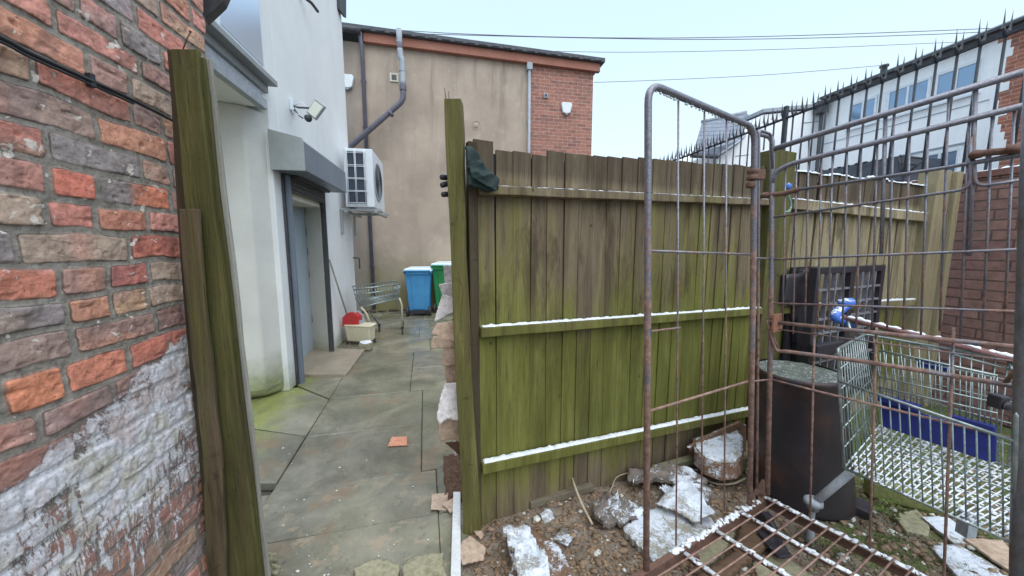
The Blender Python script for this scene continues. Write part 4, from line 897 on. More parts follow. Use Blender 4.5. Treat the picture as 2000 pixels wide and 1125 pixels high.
p3 = thing('fence_post', FEN2.at(FEN2.s_of(FEN2(1822, 400)), 0), 'pair of pale tan fence posts against the brick yard wall', 'post')
q = [FEN2.s_of(FEN2(x, 380)) for x in (1798, 1824, 1829, 1850)]
m = MB(); m.pbox(FEN2, q[0], q[1], -.03, .09, -.05, 2.03, .5); m.build('timber', M_POSTT, p3, bevel=.004)
m = MB(); m.pbox(FEN2, q[2]-.02, q[2]+.05, .0, .12, -.05, 2.02, .7); m.build('timber', M_POSTT, p3, bevel=.004)
m = MB(); snowline(m, [FEN2.at(q[0]+.01, 2.03, .03), FEN2.at(q[1]-.01, 2.03, .03)], .1, .014); m.build('snow', M_SNOW, p3)
# dark tarpaulin roll and cloth hung over the fence end
tp = thing('tarpaulin', FEN(930, 370), 'dark green cloth folded over the fence end with rolled ends poking out past the post', 'tarpaulin')
FT = FEN.off(.085)
def fr2(P, poly): o = P(*poly[0]); return o, [((P(*q)-o).dot(P.d), P(*q).z-o.z) for q in poly]
def cloth(P, poly, amp, fr, th=.01, **k):
    o, pp = fr2(P, poly); m = MB(); crumple(m, o, P.d, (0, 0, 1), pp, amp, fr, th=th, **k); return m
m = cloth(FT, [(908, 284), (918, 286), (932, 300), (944, 321), (958, 338), (974, 349), (970, 372), (952, 376), (934, 368), (914, 362)], .014, 14, ridge=True, th=.02)
m.build('folded_cloth', M_CLOTH, tp)
m = cloth(FEN.off(.12), [(914, 318), (938, 312), (958, 338), (974, 350), (968, 374), (948, 362), (920, 345)], .008, 18, ridge=True, th=.012); m.build('folded_cloth', M_CLOTH, tp)
for i, (x, yy, ex) in enumerate([(861, 346, -2), (862, 362, 5), (864, 380, 3)]):
    a = AY(x, yy, 1.60); b = AY(893, yy+(2, -8, -2)[i], 1.66)
    m = MB(); dr = (a-b).normalized(); m.tube([b, a - dr*.006, a, a + dr*.003], [.012, .0125, .011, .006], 10); m.build('rolled_end', M_DARKP, tp)

# ---- cardboard crammed behind the post
cards = [

 ([(866, 518), (900, 518), (900, 558), (866, 558)], 1.80, M_CARDW, 'uppermost grey sheet in the cardboard behind the fence post'),
 ([(856, 556), (878, 551), (905, 560), (905, 590), (864, 584)], 1.74, M_CARDW, 'creased grey sheet under the uppermost in the cardboard behind the fence post'),
 ([(864, 575), (905, 585), (905, 600), (849, 628), (856, 598)], 1.70, M_CARDW, 'grey sheet pointing down left beside the green bin, in the cardboard behind the post'),
 ([(854, 631), (841, 652), (905, 672), (905, 622)], 1.67, M_CARD, 'wide brown flap jutting farthest left in the cardboard behind the post'),
 ([(846, 656), (905, 664), (905, 676), (843, 683), (841, 673)], 1.71, M_CARD, 'wedge of brown board with dark edges right under the farthest jutting flap'),
 ([(866, 680), (905, 672), (905, 714), (863, 716)], 1.72, M_CARD, 'square brown sheet halfway down the cardboard behind the post'),
 ([(867, 711), (905, 706), (905, 745), (870, 757)], 1.68, M_CARD, 'torn brown sheet just above the white sheet in the cardboard behind the post'),
 ([(868, 750), (905, 745), (905, 818), (874, 812), (858, 824), (852, 808), (860, 774)], 1.70, M_CARDW, 'long white sheet low in the cardboard behind the post'),
 ([(857, 818), (905, 822), (905, 872), (880, 862), (862, 868), (856, 850)], 1.73, M_CARD, 'brown sheet right under the white sheet in the cardboard behind the post'),
 ([(868, 866), (905, 860), (905, 902), (884, 880)], 1.69, simple('sodden_dark_board', (84, 62, 50), (112, 86, 70), 14), 'sodden dark scrap at the bottom of the cardboard behind the post')]
for poly, y, mt, lab in cards:
    P_ = Plane((0, y), (1, random.uniform(-.15, .25))); o, pp = fr2(P_, poly); m = MB(); crumple(m, o, P_.d, (random.uniform(-.1, .1), random.uniform(-.25, .25), 1), pp, .009, 5, th=.005, jag=.002)
    ob = m.build('cardboard_sheet', mt); tag(ob, lab, 'cardboard', 'cardboard behind the fence post')
for k in range(16):
    py = 535 + k*22; xl = 881 + (k*37 % 5)*2 - (6 if 3 < k < 8 else 0); P_ = Plane((0, 1.76 + (k % 4)*.018), (1, .1*(-1)**k)); o, pp = fr2(P_, [(xl, py), (906, py-14), (906, py+20), (xl+7, py+26)]); m = MB(); crumple(m, o, P_.d, (0, 0, 1), pp, .003, 6, th=.005, jag=.0015)
    tag(m.build('cardboard_sheet', (M_CARD, M_CARDW)[k % 3 == 0]), 'torn edge of card squeezed in deep between the jutting sheets behind the fence post', 'cardboard', 'card edges deep behind the fence post')
m = MB(); w = [G(x, y, 0) for x, y in [(866, 893), (912, 885), (912, 990), (884, 972), (874, 985), (866, 940)]]; o = sum(w, Vector())/6; o.z = .012; crumple(m, o, (1, 0, 0), (0, 1, 0), [(p.x-o.x, p.y-o.y) for p in w], .016, 40, res=.006, th=.02, jag=.012)
tag(m.build('leaf_litter', simple('brown_wet_leaves', (76, 54, 42), (112, 82, 64), 30)), 'brown wet litter heaped at the foot of the fence post', 'leaves', kind='stuff')

# ================================================================ YARD WALL, RAILING, HOUSES, WIRES
yw = thing('yard_wall', RAILP.at(0, 0), 'dull red brick yard wall under the spiked railing on the right', 'wall')
m = MB(); m.pbox(RAILP, -2.4, 5.2, .0, .23, 0, 1.965); m.build('brickwork', M_BRICKY, yw)
m = MB(); m.pbox(RAILP, -2.4, 5.2, -.02, .25, 1.966, 2.02); m.build('coping', simple('brick_on_edge_coping', (120, 84, 78), (146, 104, 94), 9, fine=40), yw, bevel=.005)
m = MB(); snowline(m, [RAILP.at(-2.3, 2.02, .10), RAILP.at(5.1, 2.02, .10)], .2, .02, .03, gaps=.1); m.build('snow', M_SNOW, yw)
rl = thing('iron_railing', RAILP.at(0, 2.02, .1), 'black iron railing with barbed spear tips along the top of the yard wall', 'railing')
m = MB(); m.pbox(RAILP, -2.0, 4.9, .09, .115, 3.075, 3.10); m.build('top_bar', M_RAILI, rl, bevel=.002)
m = MB(); m.pbox(RAILP, -2.0, 4.9, .09, .115, 2.10, 2.125); m.build('bottom_bar', M_RAILI, rl, bevel=.002)
def spear():
    m = MB(); m.tube([(0, 0, 0), (0, 0, 1.06)], .010, 6)
    for sx in (-1, 1):   # two barbed leaves side by side
        b = Vector((sx*.006, sx*.024, 1.115 + sx*.008)); w_ = .017
        m.tube([(0, 0, 1.05), b + Vector((0, -sx*.006, -.015)), b], [.013, .010, .008], 5)
        m.add([b+Vector(v) for v in ((0, -w_, 0), (-.006, 0, 0), (0, w_, 0), (.006, 0, 0), (0, sx*.008, .15), (0, 0, -.012))], [(0, 1, 4), (1, 2, 4), (2, 3, 4), (3, 0, 4), (0, 5, 1), (1, 5, 2), (2, 5, 3), (3, 5, 0)])
        for q in (-1, 1): m.add([b+Vector(v) for v in ((0, q*.010, .016), (0, q*.036, -.024), (.006, q*.010, -.004), (-.006, q*.010, -.004))], [(0, 1, 2), (0, 3, 1), (1, 3, 2), (0, 2, 3)])
    m.blob((0, 0, 1.075), .016, amp=.1); return m
sm = spear()
ang = math.atan2(RAILP.d.y, RAILP.d.x)
# one bar, then copies sharing its mesh
ORG[rl.name] = Vector(rl.location)
m2 = MB(); base = RAILP.at(-1.9, 2.02, .102); rt = lambda v: (base.x+v[0]*math.cos(ang)-v[1]*math.sin(ang), base.y+v[0]*math.sin(ang)+v[1]*math.cos(ang), base.z+v[2])
m2.v = [rt(v) for v in sm.v]; m2.f = sm.f; m2.sm = sm.sm; m2.a = sm.a; bar0 = m2.build('spear_bar', M_RAILI, rl)
for k in range(1, 51):
    c = bar0.copy(); COL.objects.link(c); c.parent = rl; sft = RAILP.d*(.1335*k); c.location = bar0.location + sft
for y_ in (4.78, 2.2):
    m = MB(); a = (y_-3)/RAILP.d.y; m.pbox(RAILP, a-.022, a+.022, .08, .125, 2.02, 3.24); m.build('standard', M_RAILI, rl, bevel=.003)
# --- white terrace house
hs = thing('white_house', HOUS.at(0, 0), 'long white rendered house with upper windows behind the railing', 'house')
hy = lambda y: (y-8.1)/HOUS.d.y
m = MB(); m.pbox(HOUS, hy(7.02), hy(9.95), 0, 4.5, 0, 5.32); m.build('wall', M_HOUSE, hs)
m = MB(); m.pbox(HOUS, hy(3.5), hy(7.018), .006, 4.5, 0, 5.32)
m.build('wall', M_BRICKH, hs)
m = MB()
for k in range(22):
    z = 1.9+k*.15; w_ = .10 + .16*hsh(k, 3) + max(0, (3.6-z))*.12
    m.pbox(HOUS, hy(7.02)-w_, hy(7.02)-.001, .001, .0055, z, z+.149)
m.build('render_edge', M_HOUSE, hs)
for y0_, y1_, z0_, z1_, nm in ((8.80, 9.36, 4.42, 5.04, 2), (7.88, 8.60, 4.42, 5.04, 2), (7.20, 7.80, 4.42, 5.04, 2), (7.30, 7.88, 2.65, 3.42, 2)):
    m = MB(); a, b = hy(y0_), hy(y1_)
    for (u0, u1, v0, v1) in ((a, b, z0_, z0_+.06), (a, b, z1_-.06, z1_), (a, a+.04, z0_+.06, z1_-.06), (b-.04, b, z0_+.06, z1_-.06), ((a+b)/2-.02, (a+b)/2+.02, z0_+.06, z1_-.06)):
        m.pbox(HOUS, u0, u1, -.03, -.001, v0, v1)
    wf = m.build('window', M_PVC, hs, bevel=.004)
    m = MB(); m.pbox(HOUS, a+.041, (a+b)/2-.021, -.014, -.004, z0_+.061, z1_-.061); m.build('pane', M_HGLASS, wf)
    m = MB(); m.pbox(HOUS, (a+b)/2+.021, b-.041, -.014, -.004, z0_+.061, z1_-.061); m.build('pane', M_HGLASS, wf)
    m = MB(); m.pbox(HOUS, a-.05, b+.05, -.07, -.001, z0_-.05, z0_-.002); m.build('sill', M_PVC, wf, bevel=.004)
for (y0_, y1_) in ((8.60, 8.80),):
    m = MB(); m.pbox(HOUS, hy(y0_)+.01, hy(y1_)-.01, -.015, -.001, 4.42, 5.04); m.build('window_panel', M_PVC, hs)
m = MB(); m.pbox(HOUS, hy(7.02), hy(9.95), -.012, -.001, 4.205, 4.22); m.pbox(HOUS, hy(7.2), hy(8.2), -.03, -.001, 3.47, 3.50); m.build('string_course', M_FLUE, hs)
m = MB(); m.pbox(HOUS, hy(3.5), hy(9.98), -.12, .1, 5.31, 5.33); m.build('soffit', M_SLATE, hs)
m = MB(); m.pbox(HOUS, hy(3.5), hy(10.0), -.135, -.12, 5.31, 5.44); m.pbox(HOUS, hy(3.5), hy(10.0), -.21, -.14, 5.38, 5.44); m.build('gutter', M_DARK, hs, bevel=.01)
m = MB(); rf = [HOUS.aty(3.5, 5.46, -.16), HOUS.aty(10.02, 5.46, -.16), HOUS.aty(10.02, 6.75, 3.0), HOUS.aty(3.5, 6.75, 3.0)]
m.ext(rf, (0, 0, -.06)); m.build('roof', M_ROOF, hs)
m = MB(); c = HOUS.aty(8.75, 5.66, .0); m.lathe((c.x, c.y, c.z-.14), [(.06, 0), (.06, .10), (.085, .11), (.085, .15), (.05, .16)], 12); m.build('vent_cowl', M_DARK, hs)
m = MB(); c = HOUS.aty(9.9, 5.35, -.20); m.box(c.x-.16, c.x+.1, c.y-.1, c.y+.1, 4.98, 5.30); m.tube([(c.x, c.y, 5.0), (c.x+.05, c.y, .1)], .045, 8); m.build('downpipe', M_DARK, hs, bevel=.02)
# --- lower white house with slate roof behind
GH = Plane((8.45, 10.02), (1, .186)); gh = thing('rear_house', GH(1500, 400), 'lower white house with a small pitched grey slate roof beyond the fence', 'house')
gz = lambda px, py: GH(px, py)
m = MB(); w = [gz(1398, 460), gz(1398, 299), gz(1440, 270), gz(1478, 236), gz(1490, 224), gz(1618, 212), gz(1618, 460)]; m.ext(w, -GH.n*2.4); m.build('wall', M_HOUSE, gh)
m = MB(); e0, e1 = GH(1488, 221)+GH.n*.05, GH(1612, 209)+GH.n*.05; m.ext([e0, e1, e1+Vector((0, 0, .10)), e0+Vector((0, 0, .10))], -GH.n*2.2); m.build('roof_edge', M_FLUE, gh, bevel=.01)
G2 = GH.off(.35); G3 = GH.off(-.9)
m = MB(); m.ext([G2(1353, 301), G2(1400, 303), G2(1440, 276), G3(1482, 236), G3(1456, 220), G3(1371, 239)], (0, 0, -.09)); m.build('roof', M_ROOF, gh)
m = MB(); m.tube([G2(1350, 304), G2(1402, 306)], .05, 8); m.tube([G2(1396, 306), GH(1397, 440)+GH.n*.08], .03, 8); m.build('gutter', M_DARK, gh)
m = MB(); m.tube([G2(1402, 304), G2(1441, 278), G3(1483, 238)], .03, 6); m.tube([G3(1371, 238), G3(1457, 219)], .05, 8); m.build('verge', M_FLUE, gh)
for (a, b, c) in ((1500, 1560, 330), (1436, 1462, 305), (1570, 1600, 240)):
    m = MB(); p, q = GH(a, c), GH(b, c-3); m.tube([p+GH.n*.004, q+GH.n*.004], .012, 5); m.build('wall_cable', M_FLUE, gh)
# --- dark lean-to
LT = HOUS.off(-1.3); lt = thing('lean_to', LT(1700, 340), 'dark slate lean-to with an open metal side frame against the white house', 'lean-to')
m = MB(); q = [LT(1600, 348), LT(1600, 334), LT(1757, 304), LT(1751, 352), LT(1600, 370)]; m.ext(q, HOUS.n*1.25); m.build('body', simple('lean_to_slate', (72, 78, 90), (96, 104, 118), 3, (1, 1, 3), rough=.6), lt, bevel=.01)
m = MB()
for k in range(9):
    p = LT(1605+k*17, 333-k*3.25); m.blob(p, .035, (1, 1.3, .6))
m.build('ridge_tiles', M_DARK, lt)
L2 = LT(1757, 304); L3 = LT(1807, 310); L4 = LT(1762, 346)
m = MB()
for a, b in ((L2, L3), (L3, L4), (L2, L4), (LT(1770, 306), LT(1768, 345)), (LT(1757, 318), LT(1790, 322))): m.tube([a, b], .022, 6)
m.build('side_frame', M_DARK, lt)
# --- wires across the sky
for i, (pp, lab) in enumerate([([(640, 49), (900, 66), (1200, 74), (1500, 71), (1900, 57), (2100, 44)], 'highest overhead wire across the sky'),
        ([(640, 60), (1000, 71), (1400, 77), (1800, 68), (2100, 52)], 'second overhead wire, just under the highest one'),
        ([(960, 96), (1200, 102), (1500, 97), (1830, 84), (2000, 76)], 'third overhead wire down, above the brick end of the far building'),
        ([(1160, 161), (1300, 156), (1500, 146), (1720, 128)], 'lowest overhead wire, reaching the white house')]):
    m = MB(); m.tube(bez([AY(x, y, 11.5) for x, y in pp], 40), .011 if i < 2 else .008, 5); tag(m.build('overhead_wire', M_PIPE), lab, 'wire', 'overhead wires')
# ================================================================ WIRE ROLL CAGE
C0 = G(1490, 974, .17); L0 = G(1262, 1112, .17); R0 = G(1790, 1125, .17)
CLP = Plane((C0.x, C0.y), (L0.x-C0.x, L0.y-C0.y)); CRP = Plane((C0.x, C0.y), (R0.x-C0.x, R0.y-C0.y))
rc = thing('roll_cage', (C0.x, C0.y, 0), 'tall rusty wire roll cage with curved tube frames and a snowy grid base', 'roll cage')
def tb_(P, pts, r, name, mat=None, par=rc, fil=.05, n=10):
    m = MB(); m.tube(fillet([P(*q) for q in pts], fil, 7), r, n); return m.build(name, mat or M_CAGE, par)
# gate: inverted U
tb_(CLP, [(1262, 1112), (1265, 600), (1266, 162), (1474, 250), (1470, 620), (1464, 985)], .0118, 'gate_frame', fil=.06, n=14)
m = MB()
for q, r in (([(1268, 490), (1466, 497)], .0045), ([(1272, 647), (1328, 640)], .004), ([(1268, 803), (1460, 745)], .005)): m.tube([CLP(*p) for p in q], r, 8)
for xt, yt, xb, yb in ((1327, 186, 1322, 1066), (1378, 208, 1371, 1025), (1421, 226, 1416, 1000)): m.tube([CLP(xt, yt)+CLP.n*.004, CLP((xt+xb)/2+1, (yt+yb)/2)+CLP.n*.004, CLP(xb, yb)+CLP.n*.004], .0034, 8)
m.build('gate_wires', M_CAGE, rc)
# narrow rear hoop and corner post
CB = CLP.off(.03)
tb_(CB, [(1478, 990), (1481, 600), (1482, 254), (1506, 262), (1509, 330)], .0055, 'rear_hoop', fil=.02)
tb_(CRP, [(1484, 262), (1508, 268), (1506, 600), (1499, 965)], .0105, 'corner_post', fil=.03, n=14)
for y_ in (505, 741): m = MB(); m.tube([CLP(1466, y_-1 if y_ < 600 else y_+4), CRP(1504, y_)], .004, 8); m.build('rung', M_CAGE, rc)
# clamp on the gate tube
m = MB(); c = CLP(1470, 342)
m.lathe(c + Vector((0, 0, -.02)), [(.013, 0), (.021, .002), (.021, .014), (.017, .018), (.017, .026), (.021, .03), (.021, .042), (.013, .044)], 16)
m.box(c.x+.012, c.x+.045, c.y-.012, c.y+.012, c.z-.018, c.z+.02); m.lathe(c + Vector((-.004, -.0, -.05)), [(.013, 0), (.018, .004), (.018, .02), (.013, .024)], 14); m.build('clamp', M_RUST, rc, bevel=.002)
# side panel
m = MB()
CN = CRP.off(.010)
for pts, r in (([(1509, 292), (1600, 262), (2040, 128)], .0115), ([(1507, 360), (1514, 336), (1545, 320), (1600, 306), (2040, 196)], .0105),
               ([(1557, 371), (1850, 327), (1995, 300)], .0062), ([(1512, 424), (1894, 369), (1896, 268)], .0052), ([(1903, 322), (1904, 366), (1990, 352)], .0052)):
    m.tube(fillet([CRP(*p) for p in pts], .03, 5), r, 10)
m.build('top_rails', M_CAGE, rc)
m = MB()
for pts, r in (([(1507, 507), (1990, 487)], .0048), ([(1505, 592), (1985, 608)], .0042), ([(1504, 641), (1990, 707)], .0032), ([(1502, 740), (1600, 765), (1985, 858)], .0048)):
    m.tube([CRP(*p) for p in pts], r, 8)
m.build('cross_wires', M_CAGE, rc)
m = MB(); m.tube([CN(1500, 628), CN(1985, 678)], .0085, 12); m.build('lower_rail', M_CAGE, rc)
tb_(CN, [(1500, 626), (1506, 655), (1518, 686), (1534, 686), (1700, 708), (1975, 753)], .0085, 'loop_bar', fil=.02)
m = MB(); m.tube(fillet([CN(1502, 628), CN(1512, 664), CN(1520, 680)], .02), .007, 8); m.build('loop_tie', M_RUST, rc); m = MB(); m.tube([CN(1960, 752), CN(1990, 715)], .006, 8); m.build('loop_tie', M_RUST, rc)
m = MB(); K = CRP.off(-.004)
def topof(x):   # height of the curved second rail at column x
    return np.interp(x, [1507, 1514, 1545, 1600, 2040], [360, 336, 320, 306, 196])
def vw(xE, ytop, ybot, r=.0034):   # the cage leans a little, so its uprights do too
    k = np.interp(xE, [1500, 1980], [.018, .046]); m.tube([K(xE-(y-505)*k, y) for y in (ytop, (ytop+ybot)/2, ybot)], r, 7)
for x, long_ in ((1531, 0), (1552, 0), (1575, 0), (1600, 0), (1621, 0), (1649, 0), (1676, 0), (1707, 0), (1737, 0), (1769, 0), (1804, 0), (1841, 0), (1882, 0), (1926, 0), (1968, 0)):
    vw(x, topof(x) if x not in (1575, 1649, 1737, 1841) else 292-(x-1509)*.308, 600+(x-1505)*.035+ (50 if x % 2 == 0 else 35))
for x, yb in ((1594, 1012), (1716, 1078), (1868, 1180)): vw(x, 640, yb, .0042)
for x in (1721, 1892): vw(x, 250-(x-1620)*.3, 500, .0062)
m.build('upright_wires', M_CAGE, rc)
# hooked handles
m = MB(); m.tube(bez([CRP(1478, 386), CRP(1500, 381), CRP(1530, 378), CRP(1545, 374), CRP(1560, 370)], 20), [.014]*8+[.011]*13 if False else .011, 10); m.blob(CRP(1497, 381), .018, (1.7, 1, .8), amp=.2, sub=2); m.blob(CRP(1554, 371), .012, amp=.2, sub=2); m.build('hook', M_RUST, rc)
m = MB(); m.tube(bez([CN(2030, 278), CN(1975, 293), CN(1940, 297), CN(1905, 301)], 20), .011, 10); m.blob(CN(1908, 301), .017, (1.3, 1, .8), amp=.3, sub=2); m.blob(CN(1990, 290), .02, (1.8, 1, .8), amp=.2, sub=2); m.build('hook', M_RUST, rc)
m = MB(); m.pbox(CLP, -.03, .05, -.004, .004, CLP(1480, 655).z, CLP(1480, 620).z); m.build('plate', simple('rust_plate', (150, 104, 84), (172, 122, 98), 20), rc)
# near right post
rp_ = MB(); Pn = [AY(2027, 100, 1.03), AY(2012, 420, 1.03), AY(1999, 800, 1.03), AY(1990, 1180, 1.03)]
rp_.tube(Pn, .021, 18); tag(rp_.build('near_post', M_GALV, rc))
# base
Z = .17
m = MB(); gp_ = lambda x, y, z=Z: G(x, y, z)
def bar(m, a, b, r, n=8): m.tube([a, b], r, n)
dR = (R0-C0).normalized(); dL = (L0-C0).normalized(); ro = C0 - dL*.015
def channel(mm, a, b, w=.012, h=.045):
    d = (b-a).normalized(); sd = d.cross(Vector((0, 0, 1))).normalized()*w
    mm.box8([a-sd+Vector((0, 0, -h)), b-sd+Vector((0, 0, -h)), b+sd+Vector((0, 0, -h)), a+sd+Vector((0, 0, -h)), a-sd, b-sd, b+sd, a+sd])
channel(m, C0+dL*-.03, C0+dL*1.0); channel(m, C0+dR*-.02-dL*.03, C0+dR*.75-dL*.03, .010, .05)
m.build('base_frame', M_RUST, rc, bevel=.003)
m = MB(); starts = [G(1497, 976, Z), G(1447, 1005, Z), G(1400, 1042, Z), G(1337, 1085, Z), G(1270, 1140, Z)]
for i, p in enumerate(starts): m.tube([p + Vector((0, 0, .006)), p+dR*.42+Vector((0, 0, .004)), p+dR*.75+Vector((0, 0, .006))], .0125, 12)
bars_o = m.build('base_tubes', M_FTUBE, rc)
m = MB()
for k in range(1, 14):
    a = C0 + dR*(.048*k+.005) + Vector((0, 0, .018)); b = a + dL*.92; mid_ = (a+b)/2 + Vector((0, 0, -.004)); m.tube([a - dL*.01, mid_, b], .0036, 7)
m.build('base_wires', M_CAGE, rc)
m = MB()
for i, p in enumerate(starts):
    for k in range(int([70, 60, 60, 46, 40][i])):
        t = random.random()*.72; q = p + dR*t + Vector((random.uniform(-.005, .005), random.uniform(-.005, .005), .012)); m.blob(q, random.uniform(.004, .0105), (1.3, 1.3, .7), amp=.5)
for k in range(150):
    t = random.random()**.8*.62+.05; q = C0 + dL*t + Vector((random.uniform(-.01, .01), random.uniform(-.01, .01), .003)); m.blob(q, random.uniform(.004, .010), (1.2, 1.2, .7), amp=.5)
m.build('snow', M_SNOW, bars_o)['kind'] = 'stuff'
m = MB(); c = CLP(1350, 1078); m.box(c.x-.02, c.x+.02, c.y-.03, c.y+.0, c.z-.02, c.z+.012); m.build('bracket', M_RUST, rc, bevel=.002); m = MB(); m.add([v for v in [C0+Vector((-.03, .02, .0)), C0+Vector((.03, .02, 0)), C0+Vector((.03, .03, .07)), C0+Vector((.012, .03, .085)), C0+Vector((-.03, .02, .03))]], [(0, 1, 2, 3, 4)]); m.build('bracket', M_RUST, rc, bevel=.003)
for p in (C0 + dL*.04+dR*.04, C0+dL*.95+dR*.04, C0+dR*.66+dL*.04):
    m = MB(); m.lathe(Vector((p.x, p.y, .062)), [(0, -.014), (.05, -.014), (.058, 0), (.05, .014), (0, .014)], 18, axis=(1, .3, 0)); m.box(p.x-.02, p.x+.02, p.y-.02, p.y+.02, .09, .128); m.build('castor', M_DARKP, rc)
# snow crumbs under the gate's top tube
m = MB()
for k in range(46):
    t = random.random(); q = CLP(1276+t*186, 170+t*78) + Vector((0, 0, -.010)); m.blob(q, random.uniform(.002, .005), amp=.5)
for k in range(26): t = random.random(); q = CRP(1540+t*440, 278-t*132)+Vector((0, 0, -.009)); m.blob(q, random.uniform(.002, .0045), amp=.4)
m.build('frozen_drips', M_SNOW, rc)['kind'] = 'stuff'
# rope scrap and blue rag tied at the corner
rg = thing('rope_scrap', FEN(1540, 400), 'pale teal rope with a light blue knot hanging at the fence post', 'rope'); FQ = FEN.off(.12)
m = MB(); m.tube(bez([FQ(1538, 376), FQ(1545, 400), FQ(1541, 412), FQ(1534, 414)], 16), .006, 7); m.build('rope', M_ROPE, rg)
m = MB(); m.blob(FQ(1540, 364), .022, (.9, .9, 1.1), amp=.5, sub=2); m.build('knot', M_BLUEH, rg)

# ================================================================ SHOPPING TROLLEY BEHIND THE CAGE
M_ZSNOW = simple('frosted_zinc_wire', (150, 160, 158), (206, 212, 212), 20, rough=.4, metal=.2, dirt=.1, bump=.1, snow=.6)
st = thing('shopping_trolley', (1.85, 1.45, 0), 'snowy wire shopping trolley with a blue panel and blue handle ends behind the cage', 'trolley')
FL, FR, RL, RR = G(1648, 914, .45), G(1985, 1063, .44), G(1728, 838, .46), Vector((2.26, 1.20, .46))
RL = Vector((1.96, 1.76, .46))
tFL, tFR, tRL, tRR = AY(1636, 682, 1.42), AY(1985, 806, 1.03), Vector((1.97, 1.90, .92)), Vector((2.38, 1.22, .90))
bl = lambda a, b, c, d, u, v: (a*(1-u)+b*u)*(1-v) + (d*(1-u)+c*u)*v
m = MB()
eFL, eFR = AY(1637, 744, 1.42), AY(1985, 862, 1.03)
m.tube([FL, FR, RR, RL, FL], .0055, 8); m.tube(fillet([FL, tFL, tRL, tRR, tFR, FR], .02), .006, 8); m.tube([eFL, eFR], .005, 8)
m.build('basket_frame', M_CHROME, st)
def panel(a, b, c, d, nu, nv, ru=.0026, rv=.0026, mat=M_TEAL, bulge=0, parts=None):
    mm = MB()
    for i in range(nu+1): u = i/nu; mm.tube([bl(a, b, c, d, u, v) for v in (0, .5, 1)], ru, 6)
    for j in range(nv+1): v = j/nv; mm.tube([bl(a, b, c, d, u, v) for u in (0, .5, 1)], rv, 6)
    return mm
panel(FL, FR, RR, RL, 28, 8, .0030, .0026).build('basket_floor', M_ZSNOW, st)
panel(FL, FR, eFR, eFL, 17, 2).build('basket_end', M_TEAL, st)
panel(FL, RL, tRL, tFL, 13, 6).build('basket_side', M_CHROME, st)
panel(FR, RR, tRR, tFR, 18, 5).build('basket_side', M_CHROME, st)
m = panel(RL, RR, tRR, tRL, 24, 5); m.build('rear_flap', M_CHROME, st)
m = MB(); snf = [bl(FL, FR, RR, RL, u, v) for u in (0,) for v in (0,)]
for k in range(520):
    u, v = random.random(), random.random(); u = round(u*22)/22 if k % 2 else u; v = v if k % 2 else round(v*9)/9
    m.blob(bl(FL, FR, RR, RL, u, v)+Vector((0, 0, .004)), random.uniform(.003, .0065), (1.5, 1.5, .6), amp=.4)
m.build('snow', M_SNOW, st)['kind'] = 'stuff'
# folding child seat and its blue panel
BP = Plane((1.90, 1.66), (.19, -.36))
q = [BP(1716, 770), BP(1796, 792), BP(1858, 812), BP(1950, 836), BP(1950, 850), BP(1726, 788)]
m = MB(); m.ext([BP(1718, 768), BP(1800, 790), BP(1799, 804), BP(1718, 781)], BP.n*.03); m.ext([BP(1860, 808), BP(1947, 831), BP(1947, 846), BP(1860, 823)], BP.n*.03)
m.ext([BP(1722, 784), BP(1948, 848), BP(1946, 902), BP(1925, 899), BP(1726, 832)], BP.n*.012); m.build('blue_panel', M_BLUEP, st, bevel=.004)
m = MB(); a, b = BP(1700, 720), BP(1975, 790); c, d = BP(1975, 850), BP(1700, 765)
for P_, r in (([BP(1716, 755), BP(1950, 806)], .004), ([BP(1716, 735), BP(1950, 786)], .0035), ([BP(1718, 683), BP(1950, 733)], .0045)): m.tube([p+BP.n*.01 for p in P_], r, 7)
for k in range(20): t = k/19; p, q2 = BP(1720+t*228, 684+t*50), BP(1720+t*228, 770+t*63); m.tube([p+BP.n*.008, q2+BP.n*.008], .0024, 6)
m.build('child_seat', M_CHROME, st)
H0, H1 = AY(1640, 620, 2.02), AY(2000, 706, 1.46)
m = MB(); m.tube([H0, (H0+H1)/2+Vector((0, 0, .004)), H1], .0145, 14); hd = m.build('handle', simple('dull_pink_grip', (120, 84, 86), (160, 120, 120), 14), st)
m = MB(); snowline(m, [H0+Vector((.02, -.03, .009)), H1+Vector((0, 0, .009))], .024, .013); m.build('snow', M_SNOW, hd)
m = MB(); m.tube(bez([AY(1664, 590, 2.08), AY(1645, 602, 2.06), AY(1632, 616, 2.03), AY(1638, 623, 2.02), AY(1672, 633, 1.98)], 20), .026, 12); m.blob(AY(1654, 590, 2.07), .040, (1.2, 1, .7), amp=.25, sub=2); m.build('handle_end', M_BLUEH, st)
m = MB()
for (p, q) in ((H0+Vector((.02, -.03, 0)), tRL), (H1+Vector((-.0, .05, 0)), tRR)): m.tube(fillet([p, p+Vector((-.03, -.05, -.06)), q], .03), .0075, 8)
m.tube([H0+Vector((.03, -.05, -.05)), H1+Vector((0, 0, -.05))], .0045, 8); m.build('handle_bracket', M_CHROME, st)
m = MB(); c = AY(1950, 782, 1.20); m.box(c.x-.018, c.x+.018, c.y-.02, c.y+.02, c.z-.028, c.z+.022); m.lathe(c+Vector((0, -.02, -.01)), [(0, 0), (.016, .0), (.016, .012), (0, .014)], 14, axis=(0, -1, 0)); m.build('coin_lock', M_DARKP, st, bevel=.006)
m = MB(); c = AY(1832, 718, 1.62); m.ext([AY(1792, 702, 1.72), AY(1850, 714, 1.66), AY(1850, 726, 1.66), AY(1794, 716, 1.72)], (.01, .02, 0)); m.build('tag', M_BLUEP, st)
